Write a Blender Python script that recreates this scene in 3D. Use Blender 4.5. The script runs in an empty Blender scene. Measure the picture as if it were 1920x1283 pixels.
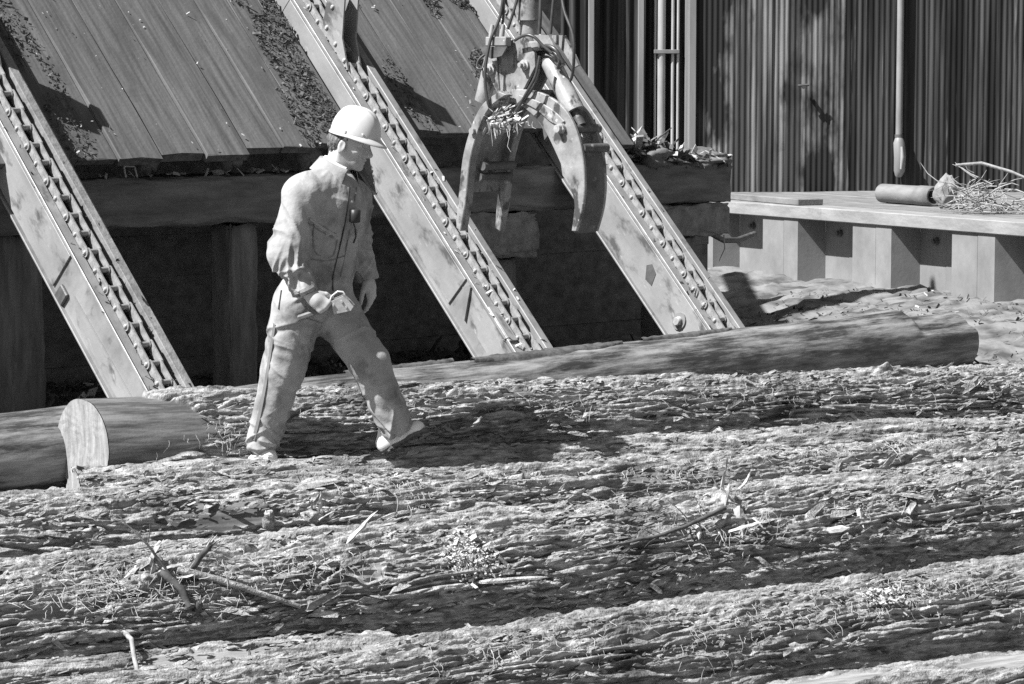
import bpy, math, random
import numpy as np
from mathutils import Vector, Matrix

# ------------------------------------------------------------------ camera, sky, sun
F_PX = 5200.0                      # focal length in pixels of a 1920 px wide picture
CAM_Z = 2.05
PITCH = math.atan(501.0 / F_PX)
sc = bpy.context.scene
col = sc.collection
cam_d = bpy.data.cameras.new('camera')
cam = bpy.data.objects.new('camera', cam_d)
col.objects.link(cam)
cam_d.sensor_width = 36.0
cam_d.lens = F_PX / 1920.0 * 36.0
cam_d.clip_start = 0.1
cam_d.clip_end = 500.0
cam.location = (0, 0, CAM_Z)
cam.rotation_euler = (math.pi / 2 - PITCH, 0, 0)
sc.camera = cam

SUN_AZ = math.radians(62)          # towards the left of the line from scene to camera
SUN_EL = math.radians(50)
SUN = Vector((-math.sin(SUN_AZ) * math.cos(SUN_EL), -math.cos(SUN_AZ) * math.cos(SUN_EL), math.sin(SUN_EL)))
w = bpy.data.worlds.new('World')
sc.world = w
w.use_nodes = True
wn = w.node_tree.nodes
wl = w.node_tree.links
sky = wn.new('ShaderNodeTexSky')
sky.sky_type = 'NISHITA'
sky.sun_disc = False
sky.sun_elevation = SUN_EL
sky.sun_rotation = math.atan2(SUN.x, SUN.y)
bw = wn.new('ShaderNodeRGBToBW')   # black-and-white film
wl.new(sky.outputs[0], bw.inputs[0])
wl.new(bw.outputs[0], wn['Background'].inputs['Color'])
wn['Background'].inputs['Strength'].default_value = 0.05
sun_d = bpy.data.lights.new('sun', 'SUN')
sun_d.energy = 5.0
sun_d.angle = math.radians(0.5)
sun_o = bpy.data.objects.new('sun', sun_d)
col.objects.link(sun_o)
sun_o.rotation_euler = (-SUN).to_track_quat('-Z', 'Y').to_euler()
sc.view_settings.view_transform = 'Standard'
sc.view_settings.look = 'None'
sc.view_settings.gamma = 1.0
sc.view_settings.exposure = 1.0
sc.cycles.max_bounces = 5
sc.cycles.use_denoising = False

# ------------------------------------------------------------------ helpers
rng = random.Random(7)
FWD = Vector((0, math.cos(PITCH), -math.sin(PITCH)))
UPV = Vector((0, math.sin(PITCH), math.cos(PITCH)))
CAM = Vector((0, 0, CAM_Z))


def ray(px, py):
    return FWD + Vector((1, 0, 0)) * ((px - 960) / F_PX) + UPV * ((641.5 - py) / F_PX)


def P(px, py, Y):
    d = ray(px, py)
    return CAM + d * (Y / d.y)


def hit_plane(px, py, o, n):
    d = ray(px, py)
    return CAM + d * ((o - CAM).dot(n) / d.dot(n))


def tag(o, label=None, cat=None, group=None, kind=None):
    if label: o['label'] = label
    if cat: o['category'] = cat
    if group: o['group'] = group
    if kind: o['kind'] = kind
    return o


def empty(name, loc=(0, 0, 0), mat4=None):
    o = bpy.data.objects.new(name, None)
    o.empty_display_size = 0.1
    col.objects.link(o)
    if mat4 is not None:
        o.matrix_world = mat4
    else:
        o.location = loc
    return o


def link(name, me, parent=None):
    o = bpy.data.objects.new(name, me)
    col.objects.link(o)
    if parent is not None:
        o.parent = parent
    return o


def np_mesh(name, V, Q, mat=None, smooth=True, attrs=None):
    V = np.ascontiguousarray(V, dtype=np.float32)
    Q = np.ascontiguousarray(Q, dtype=np.int32)
    k = Q.shape[1]
    me = bpy.data.meshes.new(name)
    me.vertices.add(len(V)); me.vertices.foreach_set('co', V.ravel())
    me.loops.add(Q.size); me.loops.foreach_set('vertex_index', Q.ravel())
    me.polygons.add(len(Q))
    me.polygons.foreach_set('loop_start', np.arange(0, Q.size, k, dtype=np.int32))
    me.polygons.foreach_set('use_smooth', np.full(len(Q), smooth, dtype=bool))
    if attrs:
        for an, av in attrs.items():
            a = me.attributes.new(an, 'FLOAT', 'POINT')
            a.data.foreach_set('value', np.ascontiguousarray(av, dtype=np.float32).ravel())
    me.update(calc_edges=True)
    me.validate()
    if mat: me.materials.append(mat)
    return me


class MB:
    """collects simple solids into one mesh"""
    def __init__(self):
        self.v = []; self.f = []; self.sm = []

    def add(self, vs, fs, smooth=False):
        n = len(self.v)
        self.v += [tuple(p) for p in vs]
        self.f += [tuple(i + n for i in q) for q in fs]
        self.sm += [smooth] * len(fs)

    def box(self, c, s, M=None, taper=1.0, bev=0.0):
        hx, hy, hz = s[0] / 2, s[1] / 2, s[2] / 2
        c = Vector(c)
        if bev > 0:
            b = min(bev, hx * .9, hy * .9, hz * .9)
            vs = []; idx = {}
            for sx in (-1, 1):
                for sy in (-1, 1):
                    for sz in (-1, 1):
                        for ax in range(3):
                            p = [sx * (hx - b), sy * (hy - b), sz * (hz - b)]
                            p[ax] += (sx, sy, sz)[ax] * b
                            idx[(sx, sy, sz, ax)] = len(vs); vs.append(Vector(p))
            fs = []
            S = (-1, 1)
            for ax in range(3):
                o = [a for a in range(3) if a != ax]
                for s_ in S:
                    q = []
                    for (a, b_) in ((-1, -1), (1, -1), (1, 1), (-1, 1)):
                        k = [0, 0, 0]; k[ax] = s_; k[o[0]] = a; k[o[1]] = b_
                        q.append(idx[(k[0], k[1], k[2], ax)])
                    fs.append(q)
                for a in S:
                    for b_ in S:
                        q = []
                        k = [0, 0, 0]; k[o[0]] = a; k[o[1]] = b_
                        k[ax] = -1; q.append(idx[(k[0], k[1], k[2], o[0])]); q.append(idx[(k[0], k[1], k[2], o[1])])
                        k[ax] = 1; q.append(idx[(k[0], k[1], k[2], o[1])]); q.append(idx[(k[0], k[1], k[2], o[0])])
                        fs.append(q)
            for sx in S:
                for sy in S:
                    for sz in S:
                        fs.append([idx[(sx, sy, sz, a)] for a in range(3)])
            # orient faces outwards
            out = []
            for q in fs:
                pts = [vs[i] for i in q]
                cen = sum(pts, Vector()) / len(pts)
                nrm = (pts[1] - pts[0]).cross(pts[2] - pts[0])
                out.append(q if nrm.dot(cen) > 0 else q[::-1])
            fs = out
        else:
            vs = [Vector((x * hx, y * hy, z * hz)) for z in (-1, 1) for y in (-1, 1) for x in (-1, 1)]
            fs = [(0, 2, 3, 1), (4, 5, 7, 6), (0, 1, 5, 4), (2, 6, 7, 3), (0, 4, 6, 2), (1, 3, 7, 5)]
        if M is not None: vs = [M @ v for v in vs]
        self.add([v + c for v in vs], fs)
        return self

    def tube(self, pts, r, n=8, cap=True, smooth=True):
        pts = [Vector(p) for p in pts]
        rr = r if isinstance(r, (list, tuple)) else [r] * len(pts)
        vs = []; fs = []
        up = None
        for i, p in enumerate(pts):
            t = (pts[min(i + 1, len(pts) - 1)] - pts[max(i - 1, 0)]).normalized()
            if up is None:
                up = Vector((0, 0, 1)) if abs(t.z) < .9 else Vector((1, 0, 0))
            a = t.cross(up).normalized(); b = a.cross(t).normalized(); up = b
            for k in range(n):
                an = 2 * math.pi * k / n
                vs.append(p + (a * math.cos(an) + b * math.sin(an)) * rr[i])
        for i in range(len(pts) - 1):
            for k in range(n):
                k2 = (k + 1) % n
                fs.append((i * n + k, i * n + k2, (i + 1) * n + k2, (i + 1) * n + k))
        self.add(vs, fs, smooth)
        if cap:
            m = len(pts) - 1
            self.add(vs[:n], [tuple(range(n))[::-1]])
            self.add(vs[m * n:], [tuple(range(n))])
        return self

    def prism(self, poly, ax_o, ax_x, ax_y, ax_n, th):
        """closed 2-D outline extruded by th along ax_n"""
        o = Vector(ax_o); X = Vector(ax_x); Y = Vector(ax_y); N = Vector(ax_n)
        n = len(poly)
        a = [o + X * p[0] + Y * p[1] for p in poly]
        b = [p + N * th for p in a]
        area = sum(poly[i][0] * poly[(i + 1) % n][1] - poly[(i + 1) % n][0] * poly[i][1] for i in range(n))
        flip = (area > 0) != (X.cross(Y).dot(N) * th > 0)
        lo = list(range(n)); hi = list(range(n, 2 * n))
        fs = [tuple(lo[::-1]), tuple(hi)] + [(i, (i + 1) % n, n + (i + 1) % n, n + i) for i in range(n)]
        if flip: fs = [q[::-1] for q in fs]
        self.add(a + b, fs)
        return self

    def mesh(self, name, mat=None):
        me = bpy.data.meshes.new(name)
        me.from_pydata([tuple(v) for v in self.v], [], self.f)
        me.polygons.foreach_set('use_smooth', self.sm)
        me.update()
        if mat: me.materials.append(mat)
        return me

    def build(self, name, mat, parent=None):
        return link(name, self.mesh(name, mat), parent)


# ------------------------------------------------------------------ numpy noise
def _hash(ix, iy, iz, seed):
    h = (ix.astype(np.uint32) * np.uint32(374761393) + iy.astype(np.uint32) * np.uint32(668265263)
         + iz.astype(np.uint32) * np.uint32(2147483647) + np.uint32((seed * 974634777) & 0xffffffff))
    h = (h ^ (h >> np.uint32(13))) * np.uint32(1274126177)
    h = (h ^ (h >> np.uint32(16))) * np.uint32(2246822519)
    h = h ^ (h >> np.uint32(15))
    return h.astype(np.float32) * np.float32(1.0 / 4294967295.0)


def vnoise2(x, y, seed=0):
    """smooth gradient-like value noise, about -1..1"""
    x = np.asarray(x, np.float32); y = np.asarray(y, np.float32)
    xi = np.floor(x); yi = np.floor(y)
    fx = x - xi; fy = y - yi
    ix = xi.astype(np.int64) + 100000; iy = yi.astype(np.int64) + 100000
    z = np.zeros_like(ix)
    def g(a, b, dx, dy):
        an = _hash(a, b, z, seed) * np.float32(2 * math.pi)
        return np.cos(an) * dx + np.sin(an) * dy
    u = fx * fx * fx * (fx * (fx * 6 - 15) + 10); v = fy * fy * fy * (fy * (fy * 6 - 15) + 10)
    a = g(ix, iy, fx, fy); b = g(ix + 1, iy, fx - 1, fy)
    c = g(ix, iy + 1, fx, fy - 1); d = g(ix + 1, iy + 1, fx - 1, fy - 1)
    return ((a + (b - a) * u) * (1 - v) + (c + (d - c) * u) * v) * 1.5


def vnoise3(x, y, z, seed=0):
    xi = np.floor(x); yi = np.floor(y); zi = np.floor(z)
    fx = x - xi; fy = y - yi; fz = z - zi
    ix = xi.astype(np.int64) + 100000; iy = yi.astype(np.int64) + 100000; iz = zi.astype(np.int64) + 100000
    u = fx * fx * (3 - 2 * fx); v = fy * fy * (3 - 2 * fy); t = fz * fz * (3 - 2 * fz)
    def h(a, b, c): return _hash(ix + a, iy + b, iz + c, seed)
    r = 0
    for c, wc in ((0, 1 - t), (1, t)):
        r0 = h(0, 0, c) * (1 - u) + h(1, 0, c) * u
        r1 = h(0, 1, c) * (1 - u) + h(1, 1, c) * u
        r = r + (r0 * (1 - v) + r1 * v) * wc
    return r * 2 - 1


def sstep(a, b, x):
    t = np.clip((x - a) / (b - a), 0, 1)
    return t * t * (3 - 2 * t)


# ------------------------------------------------------------------ materials (all grey: the film is black and white)
def mat(name, lo, hi, scale=(6, 6, 6), detail=6, rough=0.7, spec=0.3, bump=0.0, bscale=40.0, metal=0.0,
        p0=0.35, p1=0.65, second=None, streak=None, coord='Object'):
    m = bpy.data.materials.new(name)
    m.use_nodes = True
    n = m.node_tree.nodes; l = m.node_tree.links
    b = n['Principled BSDF']
    tc = n.new('ShaderNodeTexCoord')
    mp = n.new('ShaderNodeMapping'); mp.inputs['Scale'].default_value = scale
    l.new(tc.outputs[coord], mp.inputs[0])
    nz = n.new('ShaderNodeTexNoise'); nz.inputs['Scale'].default_value = 1.0
    nz.inputs['Detail'].default_value = detail; nz.inputs['Roughness'].default_value = 0.65
    l.new(mp.outputs[0], nz.inputs['Vector'])
    rp = n.new('ShaderNodeValToRGB')
    rp.color_ramp.elements[0].position = p0; rp.color_ramp.elements[0].color = (lo, lo, lo, 1)
    rp.color_ramp.elements[1].position = p1; rp.color_ramp.elements[1].color = (hi, hi, hi, 1)
    l.new(nz.outputs['Fac'], rp.inputs[0])
    out = rp.outputs[0]
    for extra in [e for e in (second, streak) if e]:
        # (value, scale3, threshold0, threshold1): patches of another tone
        mp2 = n.new('ShaderNodeMapping'); mp2.inputs['Scale'].default_value = extra[1]
        mp2.inputs['Location'].default_value = (3.1, 7.7, 1.3)
        l.new(tc.outputs[coord], mp2.inputs[0])
        n2 = n.new('ShaderNodeTexNoise'); n2.inputs['Scale'].default_value = 1.0
        n2.inputs['Detail'].default_value = 5; n2.inputs['Roughness'].default_value = 0.6
        l.new(mp2.outputs[0], n2.inputs['Vector'])
        mr = n.new('ShaderNodeMapRange'); mr.inputs[1].default_value = extra[2]; mr.inputs[2].default_value = extra[3]
        l.new(n2.outputs['Fac'], mr.inputs[0])
        mx = n.new('ShaderNodeMix'); mx.data_type = 'RGBA'
        l.new(mr.outputs[0], mx.inputs[0]); l.new(out, mx.inputs[6])
        mx.inputs[7].default_value = (extra[0],) * 3 + (1,)
        out = mx.outputs[2]
    l.new(out, b.inputs['Base Color'])
    b.inputs['Roughness'].default_value = rough
    b.inputs['Specular IOR Level'].default_value = spec
    b.inputs['Metallic'].default_value = metal
    if bump:
        nb = n.new('ShaderNodeTexNoise'); nb.inputs['Scale'].default_value = bscale
        nb.inputs['Detail'].default_value = 5
        l.new(tc.outputs[coord], nb.inputs['Vector'])
        bp = n.new('ShaderNodeBump'); bp.inputs['Strength'].default_value = bump; bp.inputs['Distance'].default_value = 0.01
        l.new(nb.outputs['Fac'], bp.inputs['Height']); l.new(bp.outputs[0], b.inputs['Normal'])
    return m


def bark_mat(name, lo, hi, wlo, whi, spec=0.55, pale=0.5, pale_th=0.62, rough=0.5):
    """bark / bare wood split by the mesh attribute 'peel' (where the bark is off)"""
    m = mat(name, lo, hi, scale=(9, 34, 34), detail=9, rough=rough, spec=spec, bump=0.9, bscale=90, p0=.36, p1=.62,
            second=(pale, (8, 24, 24), pale_th, pale_th + .08), streak=(lo * .8, (2.2, 2.2, 2.2), .55, .72))
    n = m.node_tree.nodes; l = m.node_tree.links
    b = n['Principled BSDF']
    bark_col = b.inputs['Base Color'].links[0].from_socket
    at = n.new('ShaderNodeAttribute'); at.attribute_name = 'peel'
    tc = n.new('ShaderNodeTexCoord')
    mp = n.new('ShaderNodeMapping'); mp.inputs['Scale'].default_value = (2.2, 22, 22)
    l.new(tc.outputs['Object'], mp.inputs[0])
    nz = n.new('ShaderNodeTexNoise'); nz.inputs['Scale'].default_value = 1; nz.inputs['Detail'].default_value = 10
    nz.inputs['Roughness'].default_value = .82
    l.new(mp.outputs[0], nz.inputs['Vector'])
    mp3 = n.new('ShaderNodeMapping'); mp3.inputs['Scale'].default_value = (2.5, 9, 9)
    l.new(tc.outputs['Object'], mp3.inputs[0])
    nz3 = n.new('ShaderNodeTexNoise'); nz3.inputs['Scale'].default_value = 1; nz3.inputs['Detail'].default_value = 4
    l.new(mp3.outputs[0], nz3.inputs['Vector'])
    ad = n.new('ShaderNodeMath'); ad.operation = 'MULTIPLY_ADD'; ad.inputs[1].default_value = .55
    l.new(nz3.outputs['Fac'], ad.inputs[0]); l.new(nz.outputs['Fac'], ad.inputs[2])
    rp = n.new('ShaderNodeValToRGB')
    rp.color_ramp.elements[0].position = .44; rp.color_ramp.elements[0].color = (wlo, wlo, wlo, 1)
    rp.color_ramp.elements[1].position = .585; rp.color_ramp.elements[1].color = (whi, whi, whi, 1)
    hf = n.new('ShaderNodeMath'); hf.operation = 'MULTIPLY'; hf.inputs[1].default_value = .645
    l.new(ad.outputs[0], hf.inputs[0]); l.new(hf.outputs[0], rp.inputs[0])
    mx = n.new('ShaderNodeMix'); mx.data_type = 'RGBA'
    l.new(at.outputs['Fac'], mx.inputs[0]); l.new(bark_col, mx.inputs[6]); l.new(rp.outputs[0], mx.inputs[7])
    l.new(mx.outputs[2], b.inputs['Base Color'])
    bp = [k for k in n if k.type == 'BUMP'][0]
    sb = n.new('ShaderNodeMath'); sb.operation = 'MULTIPLY_ADD'
    sb.inputs[1].default_value = -.6; sb.inputs[2].default_value = .7
    l.new(at.outputs['Fac'], sb.inputs[0]); l.new(sb.outputs[0], bp.inputs['Strength'])
    return m


M = {}
M['steel'] = mat('weathered_steel', .18, .28, (5, 5, 5), rough=.5, spec=.5, bump=.08, bscale=60, metal=0.0,
                 second=(.10, (7, 7, 7), .58, .70))
M['steel_light'] = mat('painted_steel', .21, .31, (5, 2, 5), rough=.45, spec=.5, bump=.1, bscale=50,
                       second=(.09, (9, 3.5, 9), .54, .66), streak=(.40, (30, 9, 30), .64, .74))
M['steel_dark'] = mat('oily_steel', .05, .12, (9, 9, 9), rough=.5, spec=.5, bump=.15, bscale=80, second=(.3, (16, 16, 16), .62, .72))
M['steel_bright'] = mat('worn_bright_steel', .28, .48, (12, 12, 12), rough=.38, spec=.6, bump=.05, second=(.2, (11, 11, 11), .6, .72))
M['chain'] = mat('chain_steel', .16, .36, (22, 22, 22), rough=.4, spec=.7, metal=.0, bump=.15, bscale=120, second=(.07, (12, 12, 12), .55, .66))
M['plank'] = mat('deck_plank', .07, .15, (26, 1.3, 26), detail=8, rough=.75, spec=.3, bump=.25, bscale=40,
                 second=(.08, (5, 1.6, 5), .54, .7), streak=(.36, (40, 40, 40), .70, .76))
M['timber'] = mat('old_timber', .10, .20, (2.5, 14, 14), detail=8, rough=.85, spec=.2, bump=.5, bscale=35, second=(.16, (8, 8, 8), .64, .76))
M['timber_end'] = mat('old_timber_end', .15, .28, (12, 12, 12), detail=8, rough=.85, spec=.2, bump=.5, bscale=40)
M['mud'] = mat('mud_ground', .05, .10, (3, 3, 3), detail=9, rough=.8, spec=.25, bump=.7, bscale=22, second=(.14, (1.1, 1.1, 1.1), .56, .70), streak=(.2, (16, 16, 16), .68, .76))
M['debris_dark'] = mat('bark_litter', .05, .13, (20, 20, 20), rough=.85, spec=.2, bump=.4)
M['chip'] = mat('wood_chip', .25, .6, (9, 9, 9), rough=.7, spec=.25)
M['dock'] = mat('dock_board', .20, .32, (3, 14, 14), detail=8, rough=.8, spec=.2, bump=.3, bscale=40, second=(.2, (5, 5, 5), .62, .74))
M['dock_top'] = mat('dock_top', .14, .24, (3, 9, 9), detail=8, rough=.85, spec=.2, bump=.3, bscale=40, second=(.14, (3, 3, 3), .55, .7))
M['pile'] = mat('sheet_pile', .17, .25, (3, 3, 2), rough=.75, spec=.3, bump=.1, bscale=30, second=(.2, (3, 3, 1.2), .58, .74))
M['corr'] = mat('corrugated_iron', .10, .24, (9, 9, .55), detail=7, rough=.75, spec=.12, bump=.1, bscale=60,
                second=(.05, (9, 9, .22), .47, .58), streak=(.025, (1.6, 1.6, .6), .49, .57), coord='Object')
M['corr_dark'] = mat('stained_and_shaded_iron', .018, .085, (13, 13, .3), detail=7, rough=.8, spec=.08, bump=.1, bscale=60,
                     second=(.015, (7, 7, .25), .46, .6), streak=(.16, (16, 16, .5), .62, .72))  # stains of the right sheets; also the painted shade of the left wall
M['grapple'] = mat('worn_grapple_steel', .18, .34, (9, 9, 9), detail=8, rough=.4, spec=.6, bump=.12, bscale=55,
                   second=(.06, (13, 13, 8), .53, .62), streak=(.55, (22, 22, 22), .64, .72))
M['trim'] = mat('wall_trim', .14, .24, (4, 4, .6), rough=.6, spec=.3, second=(.15, (6, 6, .5), .58, .7))
M['pipe'] = mat('galvanised_pipe', .18, .28, (6, 6, 2), rough=.5, spec=.5)
M['pale_pipe'] = mat('pale_pipe', .26, .38, (6, 6, 2), rough=.5, spec=.4)
M['coverall'] = mat('canvas_coverall', .31, .40, (7, 7, 5), detail=7, rough=.9, spec=.1, bump=.4, bscale=30, second=(.17, (4.5, 4.5, 4.5), .50, .66), streak=(.40, (16, 16, 5), .6, .75))
M['seam'] = mat('seam_cloth', .16, .22, (12, 12, 12), rough=.9, spec=.1)
M['shirt'] = mat('shirt_cloth', .6, .7, (9, 9, 9), rough=.9, spec=.1)
M['skin'] = mat('skin', .42, .50, (20, 20, 20), rough=.5, spec=.35, bump=.04, bscale=120)
M['hair'] = mat('hair', .06, .2, (60, 60, 14), rough=.55, spec=.4, bump=.5, bscale=150)
M['helmet'] = mat('helmet_plastic', .55, .61, (6, 6, 6), rough=.28, spec=.5)
M['shoe'] = mat('pale_shoe_leather', .70, .80, (14, 14, 14), rough=.6, spec=.25, second=(.4, (18, 18, 18), .62, .75))
M['sole'] = mat('shoe_sole', .07, .14, (30, 30, 30), rough=.8, spec=.2)
M['glove'] = mat('pale_leather_glove', .6, .72, (24, 24, 24), rough=.75, spec=.2, bump=.1, bscale=120)
M['black'] = mat('black_plastic', .02, .035, (20, 20, 20), rough=.45, spec=.4)
M['hose'] = mat('rubber_hose', .04, .07, (20, 20, 20), rough=.38, spec=.6)
M['handle'] = mat('tool_handle', .12, .2, (30, 30, 30), rough=.6, spec=.3)
M['twig'] = mat('twig_bark', .05, .12, (20, 20, 20), rough=.8, spec=.2, bump=.3)
M['twig_pale'] = mat('pale_twig', .22, .40, (20, 20, 20), rough=.7, spec=.2, bump=.3, second=(.15, (30, 30, 30), .6, .7))
M['splinter'] = mat('split_wood', .34, .52, (30, 30, 8), rough=.7, spec=.2, bump=.3, second=(.25, (25, 25, 25), .62, .72))
M['lichen'] = mat('pale_lichen', .4, .55, (40, 40, 40), rough=.9, spec=.1, bump=.5, bscale=90)
M['sack'] = mat('burlap_sack', .2, .3, (12, 12, 12), rough=.95, spec=.1, bump=.4, bscale=60)
M['fibre'] = mat('bark_fibre', .3, .55, (20, 20, 20), rough=.8, spec=.2)
M['bark_b'] = bark_mat('bark_big_log', .08, .42, .16, .34, pale=.55, pale_th=.6)
M['bark_c'] = bark_mat('bark_walk_log', .08, .40, .06, .20, pale=.55, pale_th=.6)
M['bark_f'] = bark_mat('bark_front_log', .08, .38, .2, .42, pale=.5, pale_th=.62)
M['bare'] = bark_mat('bare_log_wood', .06, .14, .045, .32, spec=.6, rough=.32)
M['saw_cut'] = mat('fresh_saw_cut', .20, .37, (34, 34, 4.5), detail=7, rough=.7, spec=.25, bump=.2, bscale=60)

def add_dry(m):
    """paler dried mud where the mesh attribute 'dry' says so"""
    n = m.node_tree.nodes; l = m.node_tree.links; b = n['Principled BSDF']
    old = b.inputs['Base Color'].links[0].from_socket
    at = n.new('ShaderNodeAttribute'); at.attribute_name = 'dry'
    tc = n.new('ShaderNodeTexCoord'); nz = n.new('ShaderNodeTexNoise'); nz.inputs['Scale'].default_value = 5; nz.inputs['Detail'].default_value = 9
    l.new(tc.outputs['Object'], nz.inputs['Vector'])
    rp = n.new('ShaderNodeValToRGB')
    rp.color_ramp.elements[0].position = .34; rp.color_ramp.elements[0].color = (.07, .07, .07, 1)
    rp.color_ramp.elements[1].position = .60; rp.color_ramp.elements[1].color = (.22, .22, .22, 1)
    l.new(nz.outputs['Fac'], rp.inputs[0])
    mx = n.new('ShaderNodeMix'); mx.data_type = 'RGBA'
    l.new(at.outputs['Fac'], mx.inputs[0]); l.new(old, mx.inputs[6]); l.new(rp.outputs[0], mx.inputs[7])
    l.new(mx.outputs[2], b.inputs['Base Color'])


add_dry(M['mud'])
# ------------------------------------------------------------------ the haul-up frame: slope of conveyors and deck
TH = math.radians(42.5); AL = math.radians(45.2)
ZA = Vector((0, 0, 1))
EV = Vector((math.cos(TH), math.sin(TH), 0))           # along the row of conveyors
EU = Vector((-math.sin(TH), math.cos(TH), 0))          # level, uphill
ES = EU * math.cos(AL) + ZA * math.sin(AL)             # up the slope
EN = -EU * math.sin(AL) + ZA * math.cos(AL)            # square to the slope
O2 = P(979, 635, 17.0)


def slope_matrix(o, sx=1.0, sz=1.0):
    m = Matrix.Identity(4)
    for i in range(3):
        m[i][0] = EV[i] * sx; m[i][1] = ES[i]; m[i][2] = EN[i] * sz; m[i][3] = o[i]
    return m


def slope_local(p, o=O2):
    d = p - o
    return d.dot(EV), d.dot(ES), d.dot(EN)


def on_slope(px, py, z=0.0):
    return slope_local(hit_plane(px, py, O2 + EN * z, EN))


def tplane(px, py, t):
    return hit_plane(px, py, O2 + EU * t, EU)


# dock line
DD = Vector((.485, -.874, 0)).normalized()
DN = Vector((-DD.y, DD.x, 0)) * 1.0                     # away from the yard
if DN.y < 0: DN = -DN
DA = Vector((2.50, 24.2, 0))


# ------------------------------------------------------------------ ground (one sheet, out past everything)
def ground_height(X, Y):
    dx = X - O2.x; dy = Y - O2.y
    t = dx * EU.x + dy * EU.y
    v = dx * EV.x + dy * EV.y
    wl_ = 13.1 - (X * -.407 + Y * .914)
    front = -1.3 * sstep(-.1, 1.1, wl_) - 0.9 * sstep(1.5, 5.0, wl_)
    # distance in front of the sheet piling
    q = (X - DA.x) * DN.x + (Y - DA.y) * DN.y
    mound = .28 * sstep(-2.8, -.2, q) * sstep(.9, 2.4, v) * sstep(-2.0, -.2, t)
    z = front + mound
    return z


gx = np.concatenate([np.linspace(-120, -9, 14), np.linspace(-8.6, 10, 330), np.linspace(10.5, 120, 14)])
gy = np.concatenate([np.linspace(-60, 8, 12), np.linspace(8.6, 29, 340), np.linspace(30, 160, 14)])
GX, GY = np.meshgrid(gx, gy, indexing='ij')
GZ = ground_height(GX, GY)
loc = (np.abs(GX) < 11) & (GY > 7) & (GY < 30)
rough = (.04 * vnoise2(GX * 1.1, GY * 1.1, 3) + .03 * vnoise2(GX * 3.3, GY * 3.3, 4) + .022 * vnoise2(GX * 9, GY * 9, 5)
         + .02 * np.abs(vnoise2(GX * 14, GY * 14, 6)) + .012 * vnoise2(GX * 8, GY * 8, 7))
GZ = GZ + np.where(loc, rough, 0)
_t = (GX - O2.x) * EU.x + (GY - O2.y) * EU.y; _v = (GX - O2.x) * EV.x + (GY - O2.y) * EV.y
GDRY = sstep(1.7, 2.6, _v + .35 * vnoise2(GX * 1.3, GY * 1.3, 8)) * sstep(-2.6, -1.6, _t)
nxg, nyg = len(gx), len(gy)
ii = np.arange(nxg * nyg).reshape(nxg, nyg)
GQ = np.stack([ii[:-1, :-1], ii[1:, :-1], ii[1:, 1:], ii[:-1, 1:]], -1).reshape(-1, 4)
g = link('ground', np_mesh('ground', np.stack([GX, GY, GZ], -1).reshape(-1, 3), GQ, M['mud'], attrs={'dry': GDRY}))
tag(g, 'dark muddy ground littered with bark under the haul-up', 'ground', kind='structure')


def ground_z(x, y):
    return float(ground_height(np.array([x]), np.array([y]))[0])


# litter along the deck edges: too small to count
def litter(name, lab, pts, size, mt, parent=None, seed=1, long=1.0, normal=None):
    r = np.random.RandomState(seed)
    n = len(pts)
    base = np.array([[-1, -.5, 0], [1, -.4, 0], [.8, .5, .15], [-.9, .45, .12]], np.float32)
    base2 = np.array([[-1, -.5, -.25], [1, -.4, -.25], [.8, .5, -.1], [-.9, .45, -.1]], np.float32)
    B = np.concatenate([base, base2])
    s = size * np.exp(r.normal(0, .45, n))
    a = r.uniform(0, 2 * math.pi, n); tl = r.normal(0, .45, n); tl2 = r.normal(0, .45, n)
    V = B[None] * s[:, None, None] * np.array([long, 1, 1])[None, None]
    ca_, sa_ = np.cos(a)[:, None], np.sin(a)[:, None]
    x = V[..., 0] * ca_ - V[..., 1] * sa_; y = V[..., 0] * sa_ + V[..., 1] * ca_; z = V[..., 2]
    z = z + x * np.tan(np.clip(tl, -1, 1))[:, None] + y * np.tan(np.clip(tl2, -1, 1))[:, None]
    W = np.stack([x, y, z], -1)
    if normal is not None:
        N = np.asarray(normal, np.float32)
        T = np.cross(N, np.array([.3, .2, 1.0])); T /= np.linalg.norm(T, axis=-1, keepdims=True) + 1e-9
        Bt = np.cross(N, T)
        W = W[..., 0:1] * T[:, None] + W[..., 1:2] * Bt[:, None] + W[..., 2:3] * N[:, None]
    W = W + np.asarray(pts)[:, None]
    q = np.array([[3, 2, 1, 0][::-1], [4, 5, 6, 7][::-1], [0, 1, 5, 4][::-1], [1, 2, 6, 5][::-1], [2, 3, 7, 6][::-1], [3, 0, 4, 7][::-1]])
    Q = (q[None] + 8 * np.arange(n)[:, None, None]).reshape(-1, 4)
    ob = link(name, np_mesh(name, W.reshape(-1, 3), Q, mt, smooth=False), parent)
    ob['kind'] = 'stuff'
    if parent is None:
        tag(ob, lab, 'litter')
    return ob


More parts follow.
